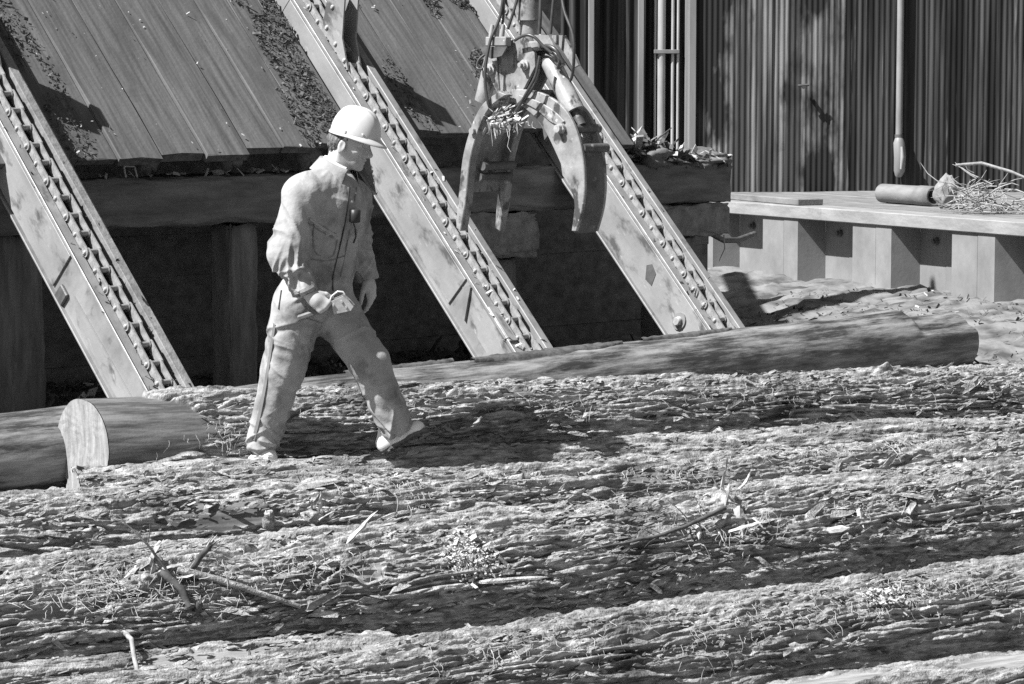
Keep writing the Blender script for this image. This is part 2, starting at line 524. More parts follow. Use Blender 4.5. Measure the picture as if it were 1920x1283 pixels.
def lump(name, lab, c, rad, mt, cat, seed=1, group=None, amp=.25, n=26):
    th = np.linspace(0, math.pi, n); ph = np.linspace(0, 2 * math.pi, 2 * n, endpoint=False)
    T, Pp = np.meshgrid(th, ph, indexing='ij')
    X = np.sin(T) * np.cos(Pp); Y = np.sin(T) * np.sin(Pp); Z = np.cos(T)
    k = 1 + amp * vnoise3(X * 2 + 5, Y * 2 + 5, Z * 2 + seed, seed) + amp * .4 * vnoise3(X * 6 + 9, Y * 6 + 5, Z * 6 + 5, seed)
    V = np.stack([X * k * rad[0], Y * k * rad[1], Z * k * rad[2]], -1).reshape(-1, 3)
    i2 = np.arange(n * 2 * n).reshape(n, 2 * n)
    Q = np.stack([i2[:-1], i2[1:], np.roll(i2[1:], -1, 1), np.roll(i2[:-1], -1, 1)], -1).reshape(-1, 4)
    o = link(name, np_mesh(name, V, Q, mt)); o.location = c
    if lab: tag(o, lab, cat, group)
    return o

def lump_shape(name, c, rad, mt, seed):
    return lump(name, None, c, rad, mt, None, seed=seed, amp=.45, n=30)


# ------------------------------------------------------------------ three chain conveyors
PT = 0.138
LEN0, LEN1 = -.62, 6.2


def beam_bar(mb, x0, x1, y0, y1, z0, z1, bev=.003):
    mb.box(((x0 + x1) / 2, (y0 + y1) / 2, (z0 + z1) / 2), (x1 - x0, y1 - y0, z1 - z0), bev=bev)


def plate_outline(L, h, n=5):
    """side plate of a link seen from the side, rounded ends"""
    pts = []
    for k in range(n + 1):
        a = -math.pi / 2 + math.pi * k / n
        pts.append((L / 2 + math.cos(a) * h / 2, math.sin(a) * h / 2))
    for k in range(n + 1):
        a = math.pi / 2 + math.pi * k / n
        pts.append((-L / 2 + math.cos(a) * h / 2, math.sin(a) * h / 2))
    return pts


link_me = {}
for kind, xo in (('outer', .047), ('inner', .034)):
    mb = MB()
    for s in (-1, 1):
        x0 = s * xo
        mb.prism(plate_outline(PT, .05), (x0, 0, 0), (0, 1, 0), (0, 0, 1), (s, 0, 0), .011)
    link_me[kind] = mb.mesh('chain_link', M['chain'])
mb = MB(); mb.tube([(-.033, 0, .004), (.033, 0, .004)], .015, 12)
roller_me = mb.mesh('roller', M['chain'])
mb = MB(); mb.tube([(-.071, 0, 0), (-.066, 0, 0), (-.06, 0, 0), (.06, 0, 0), (.066, 0, 0), (.071, 0, 0)], [.006, .0115, .013, .013, .0115, .006], 9)
pin_me = mb.mesh('pin', M['steel_bright'])

conv_specs = [((306, 722), 'leftmost chain conveyor, steel beam with chain, foot behind the sawn log end'),
              ((979, 635), 'middle chain conveyor, steel beam with chain, rising behind the walking man'),
              ((1347, 603), 'rightmost chain conveyor, steel beam with chain and a large round bolt on its side')]
convs = []
for ci, (pp, lab) in enumerate(conv_specs):
    o = hit_plane(pp[0], pp[1], O2, EN)
    c = empty('chain_conveyor', mat4=slope_matrix(o, .83, 1.25))
    tag(c, lab, 'conveyor', 'chain conveyors of the log haul-up')
    convs.append(c)
    D = .27 if ci == 2 else .246
    # left girder: web, flanges
    m_ = MB(); beam_bar(m_, -.135, -.122, LEN0, LEN1, -D + .012, -.0145, .0)
    m_.build('web', M['steel'], c)
    m_ = MB(); beam_bar(m_, -.152, -.062, LEN0, LEN1, -.014, 0)
    m_.build('top_flange', M['steel'], c)
    m_ = MB(); beam_bar(m_, -.165, -.06, LEN0, LEN1, -D, -D + .0115)
    m_.build('bottom_flange', M['steel'], c)
    # chain trough
    m_ = MB(); beam_bar(m_, -.0615, .0645, LEN0, LEN1, -.075, -.06, 0)
    beam_bar(m_, -.0615, -.0565, LEN0, LEN1, -.0595, -.0145, 0); beam_bar(m_, .0585, .0645, LEN0, LEN1, -.0595, -.0145, 0)
    m_.build('chain_trough', M['steel_dark'], c)
    # right side: strip, rail, web
    m_ = MB(); beam_bar(m_, .065, .128, LEN0, LEN1, -.03, -.012)
    m_.build('wear_strip', M['steel_dark'], c)
    rail_end = LEN0 + (.30 if ci == 1 else 0)
    m_ = MB(); beam_bar(m_, .1295, .198, rail_end, LEN1, -.02, .028, .004)
    m_.build('guide_rail', M['timber_end'] if ci == 0 else M['steel'], c)
    m_ = MB(); beam_bar(m_, .15, .165, LEN0, LEN1, -D, -.0205, 0)
    m_.build('far_web', M['steel_dark'], c)
    # bright worn edge bar along the top flange
    m_ = MB(); m_.tube([(-.15, LEN0, .002), (-.15, LEN1, .002)], .005, 6)
    m_.build('weld_bead', M['steel_bright'], c)
    # cover plates welded over the web
    cov = {0: [(.98, 6.1, -.222, -.018, 'steel_light')],
           1: [(.52, 3.0, -.205, -.02, 'steel_light'), (3.004, 6.1, -.205, -.02, 'steel_light')],
           2: [(-.6, 6.1, -.25, -.018, 'steel_light')]}[ci]
    for (a, b, z0, z1, mm) in cov:
        m_ = MB(); beam_bar(m_, -.1505, -.1365, a, b, z0, z1, .002)
        m_.build('cover_plate', M[mm], c)
    if ci == 1:      # splice plate with slanted ends below the open gap
        m_ = MB()
        m_.prism([(-.6, -.16), (.30, -.16), (.43, -.02), (-.6, -.02)], (-.139, 0, 0), (0, 1, 0), (0, 0, 1), (-1, 0, 0), .012)
        m_.build('splice_plate', M['steel_light'], c)
        m_ = MB()
        m_.prism([(.34, -.17), (.40, -.17), (.50, -.06), (.47, -.02), (.45, -.02)], (-.137, 0, 0), (0, 1, 0), (0, 0, 1), (-1, 0, 0), .02)
        m_.build('gusset', M['steel'], c)
        m_ = MB(); beam_bar(m_, -.15, -.066, -.02, .26, .0015, .012, .003)
        m_.build('flange_patch', M['steel_light'], c)
    if ci == 0:
        m_ = MB()
        m_.prism([(-.6, -.2), (.66, -.2), (.80, -.13), (-.6, -.1)], (-.1365, 0, 0), (0, 1, 0), (0, 0, 1), (-1, 0, 0), .013)
        m_.build('splice_plate', M['steel_light'], c)
        m_ = MB(); beam_bar(m_, -.16, -.135, .84, .93, -.235, -.16, .006)
        m_.build('gusset', M['steel_dark'], c)
        m_ = MB(); beam_bar(m_, .199, .218, 1.1, 2.6, -.03, .02, .006)
        m_.build('side_timber', M['timber_end'], c)
        m_ = MB(); beam_bar(m_, .199, .216, 2.604, 6.0, -.03, .02, .006)
        m_.build('side_timber', M['timber_end'], c)
    if ci == 2:      # round bolt and washer, a torn hole higher up
        by = .16
        m_ = MB(); m_.tube([(-.151, by, -.135), (-.163, by, -.135)], .052, 20)
        wsh = m_.build('washer', M['steel'], c)
        m_ = MB(); m_.tube([(-.1635, by, -.135), (-.19, by, -.135), (-.196, by, -.135)], [.03, .03, .024], 6)
        m_.build('bolt_head', M['steel_bright'], c)
        m_ = MB(); m_.prism([(.50, -.16), (.57, -.17), (.63, -.11), (.60, -.075), (.53, -.09)], (-.151, 0, 0), (0, 1, 0), (0, 0, 1), (-1, 0, 0), .003)
        m_.build('rust_hole', M['steel_dark'], c)
    # chain
    k0 = int(LEN0 / PT); k1 = int(LEN1 / PT)
    for k in range(k0, k1):
        lk = link('chain_link', link_me['outer' if k % 2 else 'inner'], c)
        lk.location = (rng.uniform(-.002, .002), (k + .5) * PT, .012 + rng.uniform(-.002, .002))
        lk.rotation_euler = (rng.uniform(-.015, .015), 0, 0)
        rl = link('roller', roller_me, lk); rl.location = (0, -.5 * PT, 0)
        pn = link('pin', pin_me, lk); pn.location = (0, -.5 * PT, 0)
    # bark crumbs caught on the flanges and packed round the chain near the foot
    rb = np.random.RandomState(400 + ci)
    nb1, nb2 = 80, 130
    yb = np.concatenate([LEN0 + rb.rand(nb1) ** 2.2 * 4.5, LEN0 + rb.rand(nb2) ** 1.6 * 1.5])
    xb = np.concatenate([rb.choice([-.145, -.1, -.075, .1, .12, .16], nb1) + rb.normal(0, .012, nb1), rb.uniform(-.1, .1, nb2)])
    zb2 = np.concatenate([np.where(xb[:nb1] > .13, .03, .004), rb.uniform(-.05, .02, nb2)])
    lt = litter('packed_bark', None, np.stack([xb, yb, zb2], -1), .009, M['debris_dark'] if ci != 1 else M['fibre'], parent=c, seed=410 + ci, long=1.6)
    # lugs that push the logs
    lug_at = {0: [2.40], 1: [2.32], 2: [3.6]}[ci]
    for ly in lug_at:
        lg = None
        for s in (-1, 1):
            m_ = MB()
            m_.prism([(-.02, -.005), (.36, -.005), (.46, .14), (.50, .25), (.34, .25), (.17, .08)], (s * .0605, ly, .02), (0, 1, 0), (0, 0, 1), (s, 0, 0), .014)
            if lg is None:
                lg = m_.build('lug_plate', M['steel_light'], c)
            else:
                m_.build('lug_plate', M['steel'], c)
        for (yy, zz) in ((.05, .02), (.19, .03), (.33, .04), (.38, .15)):
            m_ = MB(); m_.tube([(-.075, ly + yy, zz + .01), (-.083, ly + yy, zz + .01), (-.088, ly + yy, zz + .01)], [.015, .014, .008], 9)
            m_.build('rivet', M['steel_bright'], lg)
        m_ = MB(); m_.tube([(-.06, ly + .42, .15), (.06, ly + .42, .15)], .018, 9)
        m_.build('spreader', M['steel_dark'], c)

# ------------------------------------------------------------------ plank decks between the conveyors
ZD = -.125
xs = [slope_local(c.matrix_world.translation)[0] for c in convs]
ca = on_slope(115, 300, ZD); cb = on_slope(620, 276, ZD); cc = on_slope(840, 248, ZD)


def deck(name, lab, x0, x1, yfun, width, zoff=0.0, seed=1):
    d = empty(name, mat4=slope_matrix(O2))
    tag(d, lab, 'deck', 'plank decks between the conveyors')
    r = random.Random(seed)
    x = x0
    me_cache = {}
    while x < x1 - .03:
        wd = min(width * r.uniform(.85, 1.15), x1 - x)
        y0 = yfun(x + wd / 2) + r.uniform(-.03, .03)
        zz = ZD + zoff + r.choice([-.008, -.003, .0, .004, .009])
        m_ = MB()
        # board split along its length into a slightly warped strip
        L = 8.0 - y0; n = 14
        t = .055
        vs = []; fs = []
        for i in range(n + 1):
            y = y0 + L * i / n + (0 if i else r.uniform(-.01, .01))
            wob = .004 * math.sin(i * 1.7 + x * 9)
            for (xx, z) in ((x + .003, zz - t), (x + .003, zz - .004), (x + .008, zz + wob), (x + wd * .5, zz + wob + .002), (x + wd - .007, zz + wob), (x + wd - .003, zz - .004), (x + wd - .003, zz - t)):
                vs.append((xx, y + (r.uniform(-.012, .012) if i == 0 else 0), z))
        for i in range(n):
            for k in range(7):
                k2 = (k + 1) % 7
                fs.append((i * 7 + k2, i * 7 + k, (i + 1) * 7 + k, (i + 1) * 7 + k2))
        fs.append(tuple(range(7))); fs.append(tuple(range(n * 7, n * 7 + 7))[::-1])
        m_.add(vs, fs)
        m_.build('plank', M['plank'], d)
        x += wd
    return d


def y_left(x):
    return ca[1] + (cb[1] - ca[1]) * (x - ca[0]) / (cb[0] - ca[0])


deck1 = deck('plank_deck', 'wide sloping plank deck at upper left with a ragged lower edge', xs[0] - 3.4, xs[1] - .168, y_left, .30, seed=3)
deck2 = deck('plank_deck', 'narrow sloping plank deck behind the grapple, between two conveyors', xs[1] + .205, xs[2] - .17, lambda x: cc[1], .33, seed=5)
ce = on_slope(1172, 278, ZD)
deck3 = deck('plank_deck', 'dark sloping board strip right of the rightmost conveyor', xs[2] + .205, xs[2] + .50, lambda x: ce[1], .3, zoff=.03, seed=8)

def slope_litter(x0, x1, y0, y1, n, size, mt, lab, seed, bias=1.0):
    r = np.random.RandomState(seed)
    u = r.rand(n) ** bias
    x = x0 + (x1 - x0) * u; y = y0 + (y1 - y0) * r.rand(n)
    cl = vnoise2(x * 4, y * 1.6, seed) > -.15
    x, y = x[cl], y[cl]
    p = np.array(O2)[None] + np.outer(x, np.array(EV)) + np.outer(y, np.array(ES)) + np.array(EN)[None] * (ZD + .01 + .015 * r.rand(len(x))[:, None])
    return litter('bark_litter', lab, p, size, mt, seed=seed, normal=np.repeat(np.array(EN)[None], len(x), 0))


slope_litter(xs[1] - .17, xs[1] - .62, cb[1] + .0, 5, 7000, .0062, M['debris_dark'], 'strip of dark bark crumbs beside the middle conveyor on the wide deck', 11, 1.3)
slope_litter(xs[0] + .2, xs[0] + .55, ca[1], 5, 3600, .0062, M['debris_dark'], 'dark bark crumbs beside the leftmost conveyor on the wide deck', 12, 1.5)
slope_litter(xs[1] + .2, xs[1] + .55, cc[1], 5, 4600, .006, M['debris_dark'], 'dark bark crumbs right of the middle conveyor on the narrow deck', 13, 1.8)
slope_litter(xs[2] - .18, xs[2] - .6, cc[1] + .5, 5, 6000, .0066, M['debris_dark'], 'dark bark crumbs on the narrow deck left of the rightmost conveyor', 14, 1.3)
slope_litter(xs[0] + .2, xs[1] - .2, ca[1] + .02, 5, 260, .006, M['chip'], 'pale wood chips scattered over the wide plank deck', 15)
slope_litter(xs[1] + .2, xs[2] - .2, cc[1] + .02, 4, 120, .006, M['chip'], 'pale wood chips scattered over the narrow plank deck', 16)

# ------------------------------------------------------------------ timber trestle under the deck
def rough_timber(name, lab, p0, p1, wd, ht, cat, group=None, seed=1, nseg=40, amp=.012, side=None, mt=None):
    """heavy squared timber with worn edges from p0 to p1 (axis through its centre)"""
    ax = (p1 - p0); L = ax.length; ax = ax.normalized()
    upv = ZA if abs(ax.z) < .8 else EU
    sx = ax.cross(upv).normalized(); uz = sx.cross(ax).normalized()
    m4 = Matrix.Identity(4)
    for i in range(3):
        m4[i][0] = ax[i]; m4[i][1] = -sx[i]; m4[i][2] = uz[i]; m4[i][3] = p0[i]
    o = empty(name, mat4=m4) if False else None
    nr = 48
    th = np.linspace(0, 2 * math.pi, nr, endpoint=False)
    # superellipse outline
    e = .28
    cx = np.sign(np.cos(th)) * np.abs(np.cos(th)) ** e; cz = np.sign(np.sin(th)) * np.abs(np.sin(th)) ** e
    s = np.linspace(0, L, nseg)
    S, T = np.meshgrid(s, th, indexing='ij')
    nz = vnoise2(S * 3 + seed * 7, T * 1.3, seed) * amp + vnoise2(S * 14, T * 4 + seed, seed + 1) * amp * .6 + vnoise2(S * 5, T * 9, seed + 2) * amp * .5
    CX = cx[None] * (wd / 2 + nz); CZ = cz[None] * (ht / 2 + nz)
    endj = vnoise2(T * 3, T * 0 + seed, seed + 3) * .03
    S = S + np.where(S < 1e-6, endj, 0) + np.where(S > L - 1e-6, endj, 0)
    V = np.stack([S, CX, CZ], -1).reshape(-1, 3)
    i2 = np.arange(nseg * nr).reshape(nseg, nr)
    Q = np.stack([i2[:-1], np.roll(i2[:-1], -1, 1), np.roll(i2[1:], -1, 1), i2[1:]], -1).reshape(-1, 4)
    # end caps
    c0 = len(V); V = np.concatenate([V, [[0.012, 0, 0], [L - .012, 0, 0]]])
    ks = np.arange(nr)
    Qa = np.stack([np.full(nr, c0), i2[0][(ks + 1) % nr], i2[0][ks], i2[0][ks]], -1)
    faces = [tuple(q) for q in Q] + [(c0, int(i2[0][(k + 1) % nr]), int(i2[0][k])) for k in range(nr)] + [(c0 + 1, int(i2[-1][k]), int(i2[-1][(k + 1) % nr])) for k in range(nr)]
    me = bpy.data.meshes.new(name); me.from_pydata(V.tolist(), [], [tuple(int(a) for a in f) for f in faces])
    me.polygons.foreach_set('use_smooth', [True] * len(faces)); me.update()
    me.materials.append(mt or M['timber'])
    ob = link(name, me); ob.matrix_world = m4
    tag(ob, lab, cat, group)
    return ob


tb = ca[1] * math.cos(AL) + .22
bl0 = tplane(120, 336, tb); bl1 = tplane(120, 432, tb)
br0 = tplane(1372, 303, tb); br1 = tplane(1372, 382, tb)
zt = (bl0.z + br0.z) / 2; zb = (bl1.z + br1.z) / 2
xl = (bl0 - O2).dot(EV) - 1.6; xr = (br0 - O2).dot(EV)
HB = zt - zb
base_t = O2 + EU * (tb + .17)
def tpt(v, z, t=None):
    p = (O2 + EU * (tb + .17 if t is None else t)) + EV * v
    return Vector((p.x, p.y, z))
zc = (zt + zb) / 2
rough_timber('cross_beam', 'long heavy timber cross beam under the lower edge of the plank decks', tpt(xl, zc), tpt(xr, zc), .34, HB, 'beam', seed=2, nseg=140, amp=.014)
# short caps and posts below
capspec = [(948, 1012, 'rounded timber cap block behind the grapple under the cross beam', -.42),
           (1250, 1372, 'squared timber cap block under the right end of the cross beam', -.1)]
zcap0 = zb - .006
hcap = .30
for (pa, pb, lab, ex) in capspec:
    v0 = (tplane(pa, 430, tb - .03) - O2).dot(EV) + ex; v1 = (tplane(pb, 430, tb - .03) - O2).dot(EV)
    h_ = .235 if pa > 1200 else .31
    rough_timber('cap_block', lab, tpt(v0, zcap0 - h_ / 2), tpt(v1, zcap0 - h_ / 2), .36, h_, 'timber', 'cap blocks of the trestle', seed=pa, nseg=24, amp=.02, mt=M['timber_end'])
for (pc, lab, zt_, wdd) in ((470, 'dark square timber post behind the walking man', zcap0, .22),
                            (955, 'dark timber post under the rounded cap block', zcap0 - .315, .24),
                            (1285, 'dark timber post under the right end cap block', zcap0 - .24, .30),
                            (60, 'dark timber post behind the leftmost conveyor', zcap0, .24)):
    v = (tplane(pc, 560, tb) - O2).dot(EV)
    b = tpt(v, ground_z(*tpt(v, 0).xy) - .3)
    rough_timber('trestle_post', lab, b, tpt(v, zt_ - .004), wdd, wdd, 'post', 'posts of the trestle', seed=pc, nseg=20)
# hanging deck joists seen as dark ends under the planks
for k in range(5):
    v = xs[0] + .35 + k * .62
    rough_timber('deck_joist', ['first', 'second', 'third', 'fourth', 'fifth'][k] + ' dark joist from the left under the wide plank deck',
                 tpt(v, zt + .075, tb - .02), tpt(v, zt + .075, tb - .02) + ES * 3.0 - EN * 0.02, .12, .12, 'joist', 'joists under the deck', seed=40 + k, nseg=12)
# board wall added to keep the space under the deck dark
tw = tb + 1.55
bw_ = empty('darkening_wall', loc=tuple(tpt(0, 0, tw)))
tag(bw_, 'added board wall that darkens the space under the plank decks', 'wall')
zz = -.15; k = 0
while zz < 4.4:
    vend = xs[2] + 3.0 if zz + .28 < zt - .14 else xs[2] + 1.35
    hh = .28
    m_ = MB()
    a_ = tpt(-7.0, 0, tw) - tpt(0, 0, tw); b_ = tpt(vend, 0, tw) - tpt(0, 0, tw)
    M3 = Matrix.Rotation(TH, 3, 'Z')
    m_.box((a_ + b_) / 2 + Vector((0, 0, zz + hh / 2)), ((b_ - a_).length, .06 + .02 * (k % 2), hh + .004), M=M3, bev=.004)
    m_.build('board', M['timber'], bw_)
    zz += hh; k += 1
# small bent wire staple on the cross beam
p_ = tplane(236, 332, tb - .01); q_ = tplane(232, 312, tb - .06); r_ = tplane(252, 312, tb - .06); s_ = tplane(257, 332, tb - .01)
m_ = MB(); m_.tube([p_, q_], .006, 6); m_.tube([q_, r_], .006, 6); m_.tube([r_, s_], .006, 6)
tag(m_.build('wire_staple', M['steel_bright']), 'small bent wire staple on top of the cross beam at left', 'staple')

# mud and splintered bark heaped on the right end of the cross beam
hs_ = [tpt(xr - .06, zcap0 - .16, tb + .3), tpt(xr + .10, zcap0 - .24, tb + .3), tpt(xr + .28, zcap0 - .30, tb + .34), tpt(xr + .5, zcap0 - .31, tb + .4), tpt(xr + .8, zcap0 - .28, tb + .5)]
m_ = MB(); m_.tube(hs_, .022, 9)
tag(m_.build('drooping_hose', M['steel_dark']), 'dark hose drooping right from the cap block into the shade', 'hose')
m_ = MB(); m_.tube([tpt(xr - .1, zcap0 - .23, tb - .02), tpt(xr - .1, zcap0 - .33, tb - .03), tpt(xr - .16, zcap0 - .42, tb - .03)], [.006, .005, .003], 6)
tag(m_.build('hanging_root', M['twig_pale']), 'thin pale root hanging below the right cap block', 'root')
r9 = np.random.RandomState(91)
pts = np.array([tpt(xl + 1.9 + r9.rand() * 2.6, zt + .02, tb + .02 + .2 * r9.rand()) for _ in range(60)])
litter('chip_heap', 'pale chips on top of the cross beam behind the man', pts, .014, M['chip'], seed=19, long=1.8)
r = np.random.RandomState(5)
n = 900
v = xr - .02 - r.rand(n) ** 1.3 * 1.05; tt = tb + r.rand(n) * .36
pts = np.array([tpt(a, zt - .03 + .05 * r.rand() + .16 * math.exp(-((a - xr + .8) / .3) ** 2) * r.rand(), b) for a, b in zip(v, tt)])
litter('bark_heap', 'heap of dark bark crumbs on the right end of the cross beam', pts, .028, M['debris_dark'], seed=9)
pts2 = pts[r.rand(n) < .12] + np.array([0, 0, .03])
litter('chip_heap', 'pale chips lying on the right end of the cross beam', pts2, .024, M['splinter'], seed=10, long=1.8)


def sliver(name, lab, p, d, L, wd, mt, cat='splinter', group=None, n=6, bend=.08, seed=0, up=None):
    """a torn flat splinter of wood"""
    d = Vector(d).normalized(); r = random.Random(seed)
    u = Vector(up) if up is not None else Vector((0, -1, .3))
    sd = d.cross(u).normalized(); nn = sd.cross(d).normalized()
    vs = []; fs = []
    for i in range(n + 1):
        t = i / n
        w_ = wd * (.62 if t < .75 else .62 * (1 - (t - .75) * 3.6)) * r.uniform(.6, 1.25)
        c = Vector(p) + d * (L * t) + nn * (bend * L * math.sin(t * 2.6 + seed))
        for (a, b) in ((-1, 0), (0, .28), (1, 0), (0, -.28)):
            vs.append(c + sd * (a * w_ / 2 + (r.uniform(-.2, .2) * w_)) + nn * (b * w_) + d * r.uniform(-.06, .06) * L)
    for i in range(n):
        for k in range(4):
            k2 = (k + 1) % 4
            fs.append((i * 4 + k, i * 4 + k2, (i + 1) * 4 + k2, (i + 1) * 4 + k))
    fs += [(3, 2, 1, 0), tuple(range(n * 4, n * 4 + 4))]
    m_ = MB(); m_.add(vs, fs)
    o = m_.build(name, mt)
    if lab: tag(o, lab, cat, group)
    return o


for k_, (vv, zz_, rx_, rz_, lab_) in enumerate(((-.30, .00, .30, .075, 'rough dark bark chunk lying on the right end of the cross beam'), (-.75, .02, .24, .09, 'rough dark bark chunk left of the beam end, behind the rightmost conveyor'))):
    lq = lump_shape('bark_chunk', tpt(xr + vv, zt + zz_, tb + .14), (rx_, .17, rz_), M['timber'], 60 + k_)
    lq.rotation_euler = (0, 0, TH)
    tag(lq, lab_, 'bark', 'bark chunks on the cross beam')

def at_t(px, py, t): return tplane(px, py, t)
sliver('splinter', 'pale frayed splinter sticking up left on the beam end bark heap', at_t(1232, 272, tb + .05), at_t(1200, 318, tb - .02) - at_t(1232, 272, tb + .05), .22, .06, M['splinter'], group='splinters on the beam end', seed=3)
sliver('splinter', 'small pale pointed splinter standing up from the beam end bark heap', at_t(1270, 292, tb + .1), at_t(1284, 266, tb + .1) - at_t(1270, 292, tb + .1), .12, .045, M['splinter'], group='splinters on the beam end', seed=4)
sliver('splinter', 'long pale flat splinter lying along the beam end', at_t(1256, 297, tb - .01), at_t(1298, 308, tb - .01) - at_t(1256, 297, tb - .01), .2, .04, M['splinter'], group='splinters on the beam end', seed=5)
m_ = MB(); m_.tube([at_t(1222, 272, tb + .1), at_t(1236, 258, tb + .1), at_t(1259, 240, tb + .1)], [.008, .007, .004], 6)
tag(m_.build('twig', M['twig']), 'thin dark twig poking up from the beam end bark heap', 'twig')

# ------------------------------------------------------------------ dock with sheet piling
dock = empty('dock', loc=(DA.x, DA.y, 0))
tag(dock, 'low dock with pale timber edge over steel sheet piling', 'dock')
ang = math.atan2(DD.y, DD.x)
dock.rotation_euler = (0, 0, ang)           # local x along the edge, local y: positive is away from the yard
DZ = CAM_Z - 1.14
def dl(p):
    d = Vector(p) - Vector((DA.x, DA.y, 0))
    return d.dot(DD), d.dot(DN)
m_ = MB()
beam_bar(m_, -2.0, 5.4, -.02, .30, DZ - .112, DZ, .008)
m_.build('edge_beam', M['dock'], dock)
for k in range(9):
    y0 = .303 + k * .36
    m_ = MB(); zz = DZ - .012 + rng.uniform(-.006, .006)
    beam_bar(m_, -2.6, 6.5, y0, y0 + .354, zz - .05, zz, .006)
    m_.build('deck_board', M['dock_top'], dock)
# pile profile
def px_of(p):
    d = Vector(p) - CAM
    return 960 + F_PX * d.x / d.dot(FWD)
def s_at(px):
    lo, hi = -3.0, 6.0
    for _ in range(50):
        mid = (lo + hi) / 2
        if px_of(Vector((DA.x, DA.y, DZ - .3)) + DD * mid) < px: lo = mid
        else: hi = mid
    return lo
s0 = s_at(1597); s1 = s_at(1783)
per = s1 - s0
wo = s_at(1670) - s0
dep = .25
zb_, ztp = -.4, DZ - .1125
def pile_strip(x0, y0, x1, y1):
    d = Vector((x1 - x0, y1 - y0, 0)); nn = Vector((-d.y, d.x, 0)).normalized() * .012
    vs = [Vector((x0, y0, zb_)), Vector((x1, y1, zb_)), Vector((x1, y1, ztp)), Vector((x0, y0, ztp))]
    m_ = MB(); m_.add(vs + [v + nn for v in vs], [(0, 1, 2, 3), (7, 6, 5, 4), (0, 4, 5, 1), (1, 5, 6, 2), (2, 6, 7, 3), (3, 7, 4, 0)])
    return m_.build('sheet_pile', M['pile'], dock)
for k in range(-2, 4):
    a = s0 + k * per; oy = .01
    pile_strip(a, oy, a + wo * .6 - .004, oy); pile_strip(a + wo * .6 + .004, oy - .004, a + wo, oy - .004)
    pile_strip(a + wo + .001, oy, a + wo + .06, oy + dep)
    b0, b1 = a + wo + .061, a + per - .1
    bm = b0 + (b1 - b0) * .55
    pile_strip(b0, oy + dep, bm - .003, oy + dep); pile_strip(bm + .003, oy + dep - .004, b1, oy + dep - .004)
    pile_strip(b1 + .001, oy + dep, a + per - .001, oy)
    m_ = MB(); m_.tube([(b0 + (b1 - b0) * .35, oy + dep - .002, DZ - .23), (b0 + (b1 - b0) * .35, oy + dep - .03, DZ - .23)], .035, 6)
    m_.tube([(b0 + (b1 - b0) * .35, oy + dep - .03, DZ - .23), (b0 + (b1 - b0) * .35, oy + dep - .05, DZ - .23)], .018, 8)
    m_.build('bolt', M['steel_dark'], dock)
# loose plank lying along the dock edge at its left end
sp0, sp1 = s_at(1372), s_at(1526)
m_ = MB(); m_.box((0, 0, 0), (1.0, .26, .06), bev=.008)
lp0 = P(1378, 374, 25.6); lp1 = P(1520, 383, 24.3)
lo_ = m_.build('loose_plank', M['dock_top'])
for v_ in lo_.data.vertices: v_.co.x *= (lp1 - lp0).length
lo_.location = ((lp0.x + lp1.x) / 2, (lp0.y + lp1.y) / 2, DZ + .03)
lo_.rotation_euler = (0, 0, math.atan2((lp1 - lp0).y, (lp1 - lp0).x))
tag(lo_, 'loose grey plank lying on the dock beside the beam end', 'plank')

# ------------------------------------------------------------------ corrugated shed
WY = 27.6
shed = empty('corrugated_shed', loc=(4, WY, DZ))
tag(shed, 'stained corrugated iron shed behind the dock', 'shed')
def wall_panel(x0, x1, y, z0, z1, pitch=.055, amp=.0045, seed=1, mt='corr'):
    n = max(4, int((x1 - x0) / pitch * 10))
    x = np.linspace(x0, x1, n)
    z = np.linspace(z0, z1, 14)
    X, Z = np.meshgrid(x, z, indexing='ij')
    Y = y + amp * np.sin(2 * math.pi * X / pitch) + .012 * vnoise2(X * 1.4, Z * .9, seed)
    V = np.stack([X - 4, Y - WY, Z - DZ], -1).reshape(-1, 3)
    i2 = np.arange(n * 14).reshape(n, 14)
    Q = np.stack([i2[:-1, :-1], i2[1:, :-1], i2[1:, 1:], i2[:-1, 1:]], -1).reshape(-1, 4)
    o = link('iron_sheet', np_mesh('iron_sheet', V, Q, M[mt]), shed)
    return o
cx_ = P(1300, 300, WY).x
x = cx_; k = 0
while x < 9:
    wdt = .75
    wall_panel(x, x + wdt + .02, WY + (.006 if k % 2 else -.006), DZ - .02 + .0, 8.0, seed=20 + k, mt='corr' if k < 2 else 'corr_dark')
    x += wdt; k += 1
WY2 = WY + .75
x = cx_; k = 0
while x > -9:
    wall_panel(x - .77, x, WY2 + (.006 if k % 2 else -.006), -.3, 8.0, pitch=.11, amp=.014, seed=60 + k, mt='corr_dark')  # dark sheets put the shade over the left wall into its colour
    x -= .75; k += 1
m_ = MB(); beam_bar(m_, cx_ - .05 - 4, cx_ + .02 - 4, -.05, .78, -.3, 7.1, .005)
m_.build('corner_trim', M['trim'], shed)
for (pa, pb, yy) in ((1103, 1114, WY2 - .12), (1196, 1207, WY2 - .12)):
    xa, xb = P(pa, 150, yy).x, P(pb, 150, yy).x
    m_ = MB(); beam_bar(m_, xa - 4, xb - 4, yy - .06 - WY, yy + .09 - WY, -.6, 7.1, .006)
    m_.build('wall_post', M['trim'], shed)
m_ = MB(); m_.box((0, 0, 7.2), (18, .08, .1)); m_.build('eave_trim', M['trim'], shed)
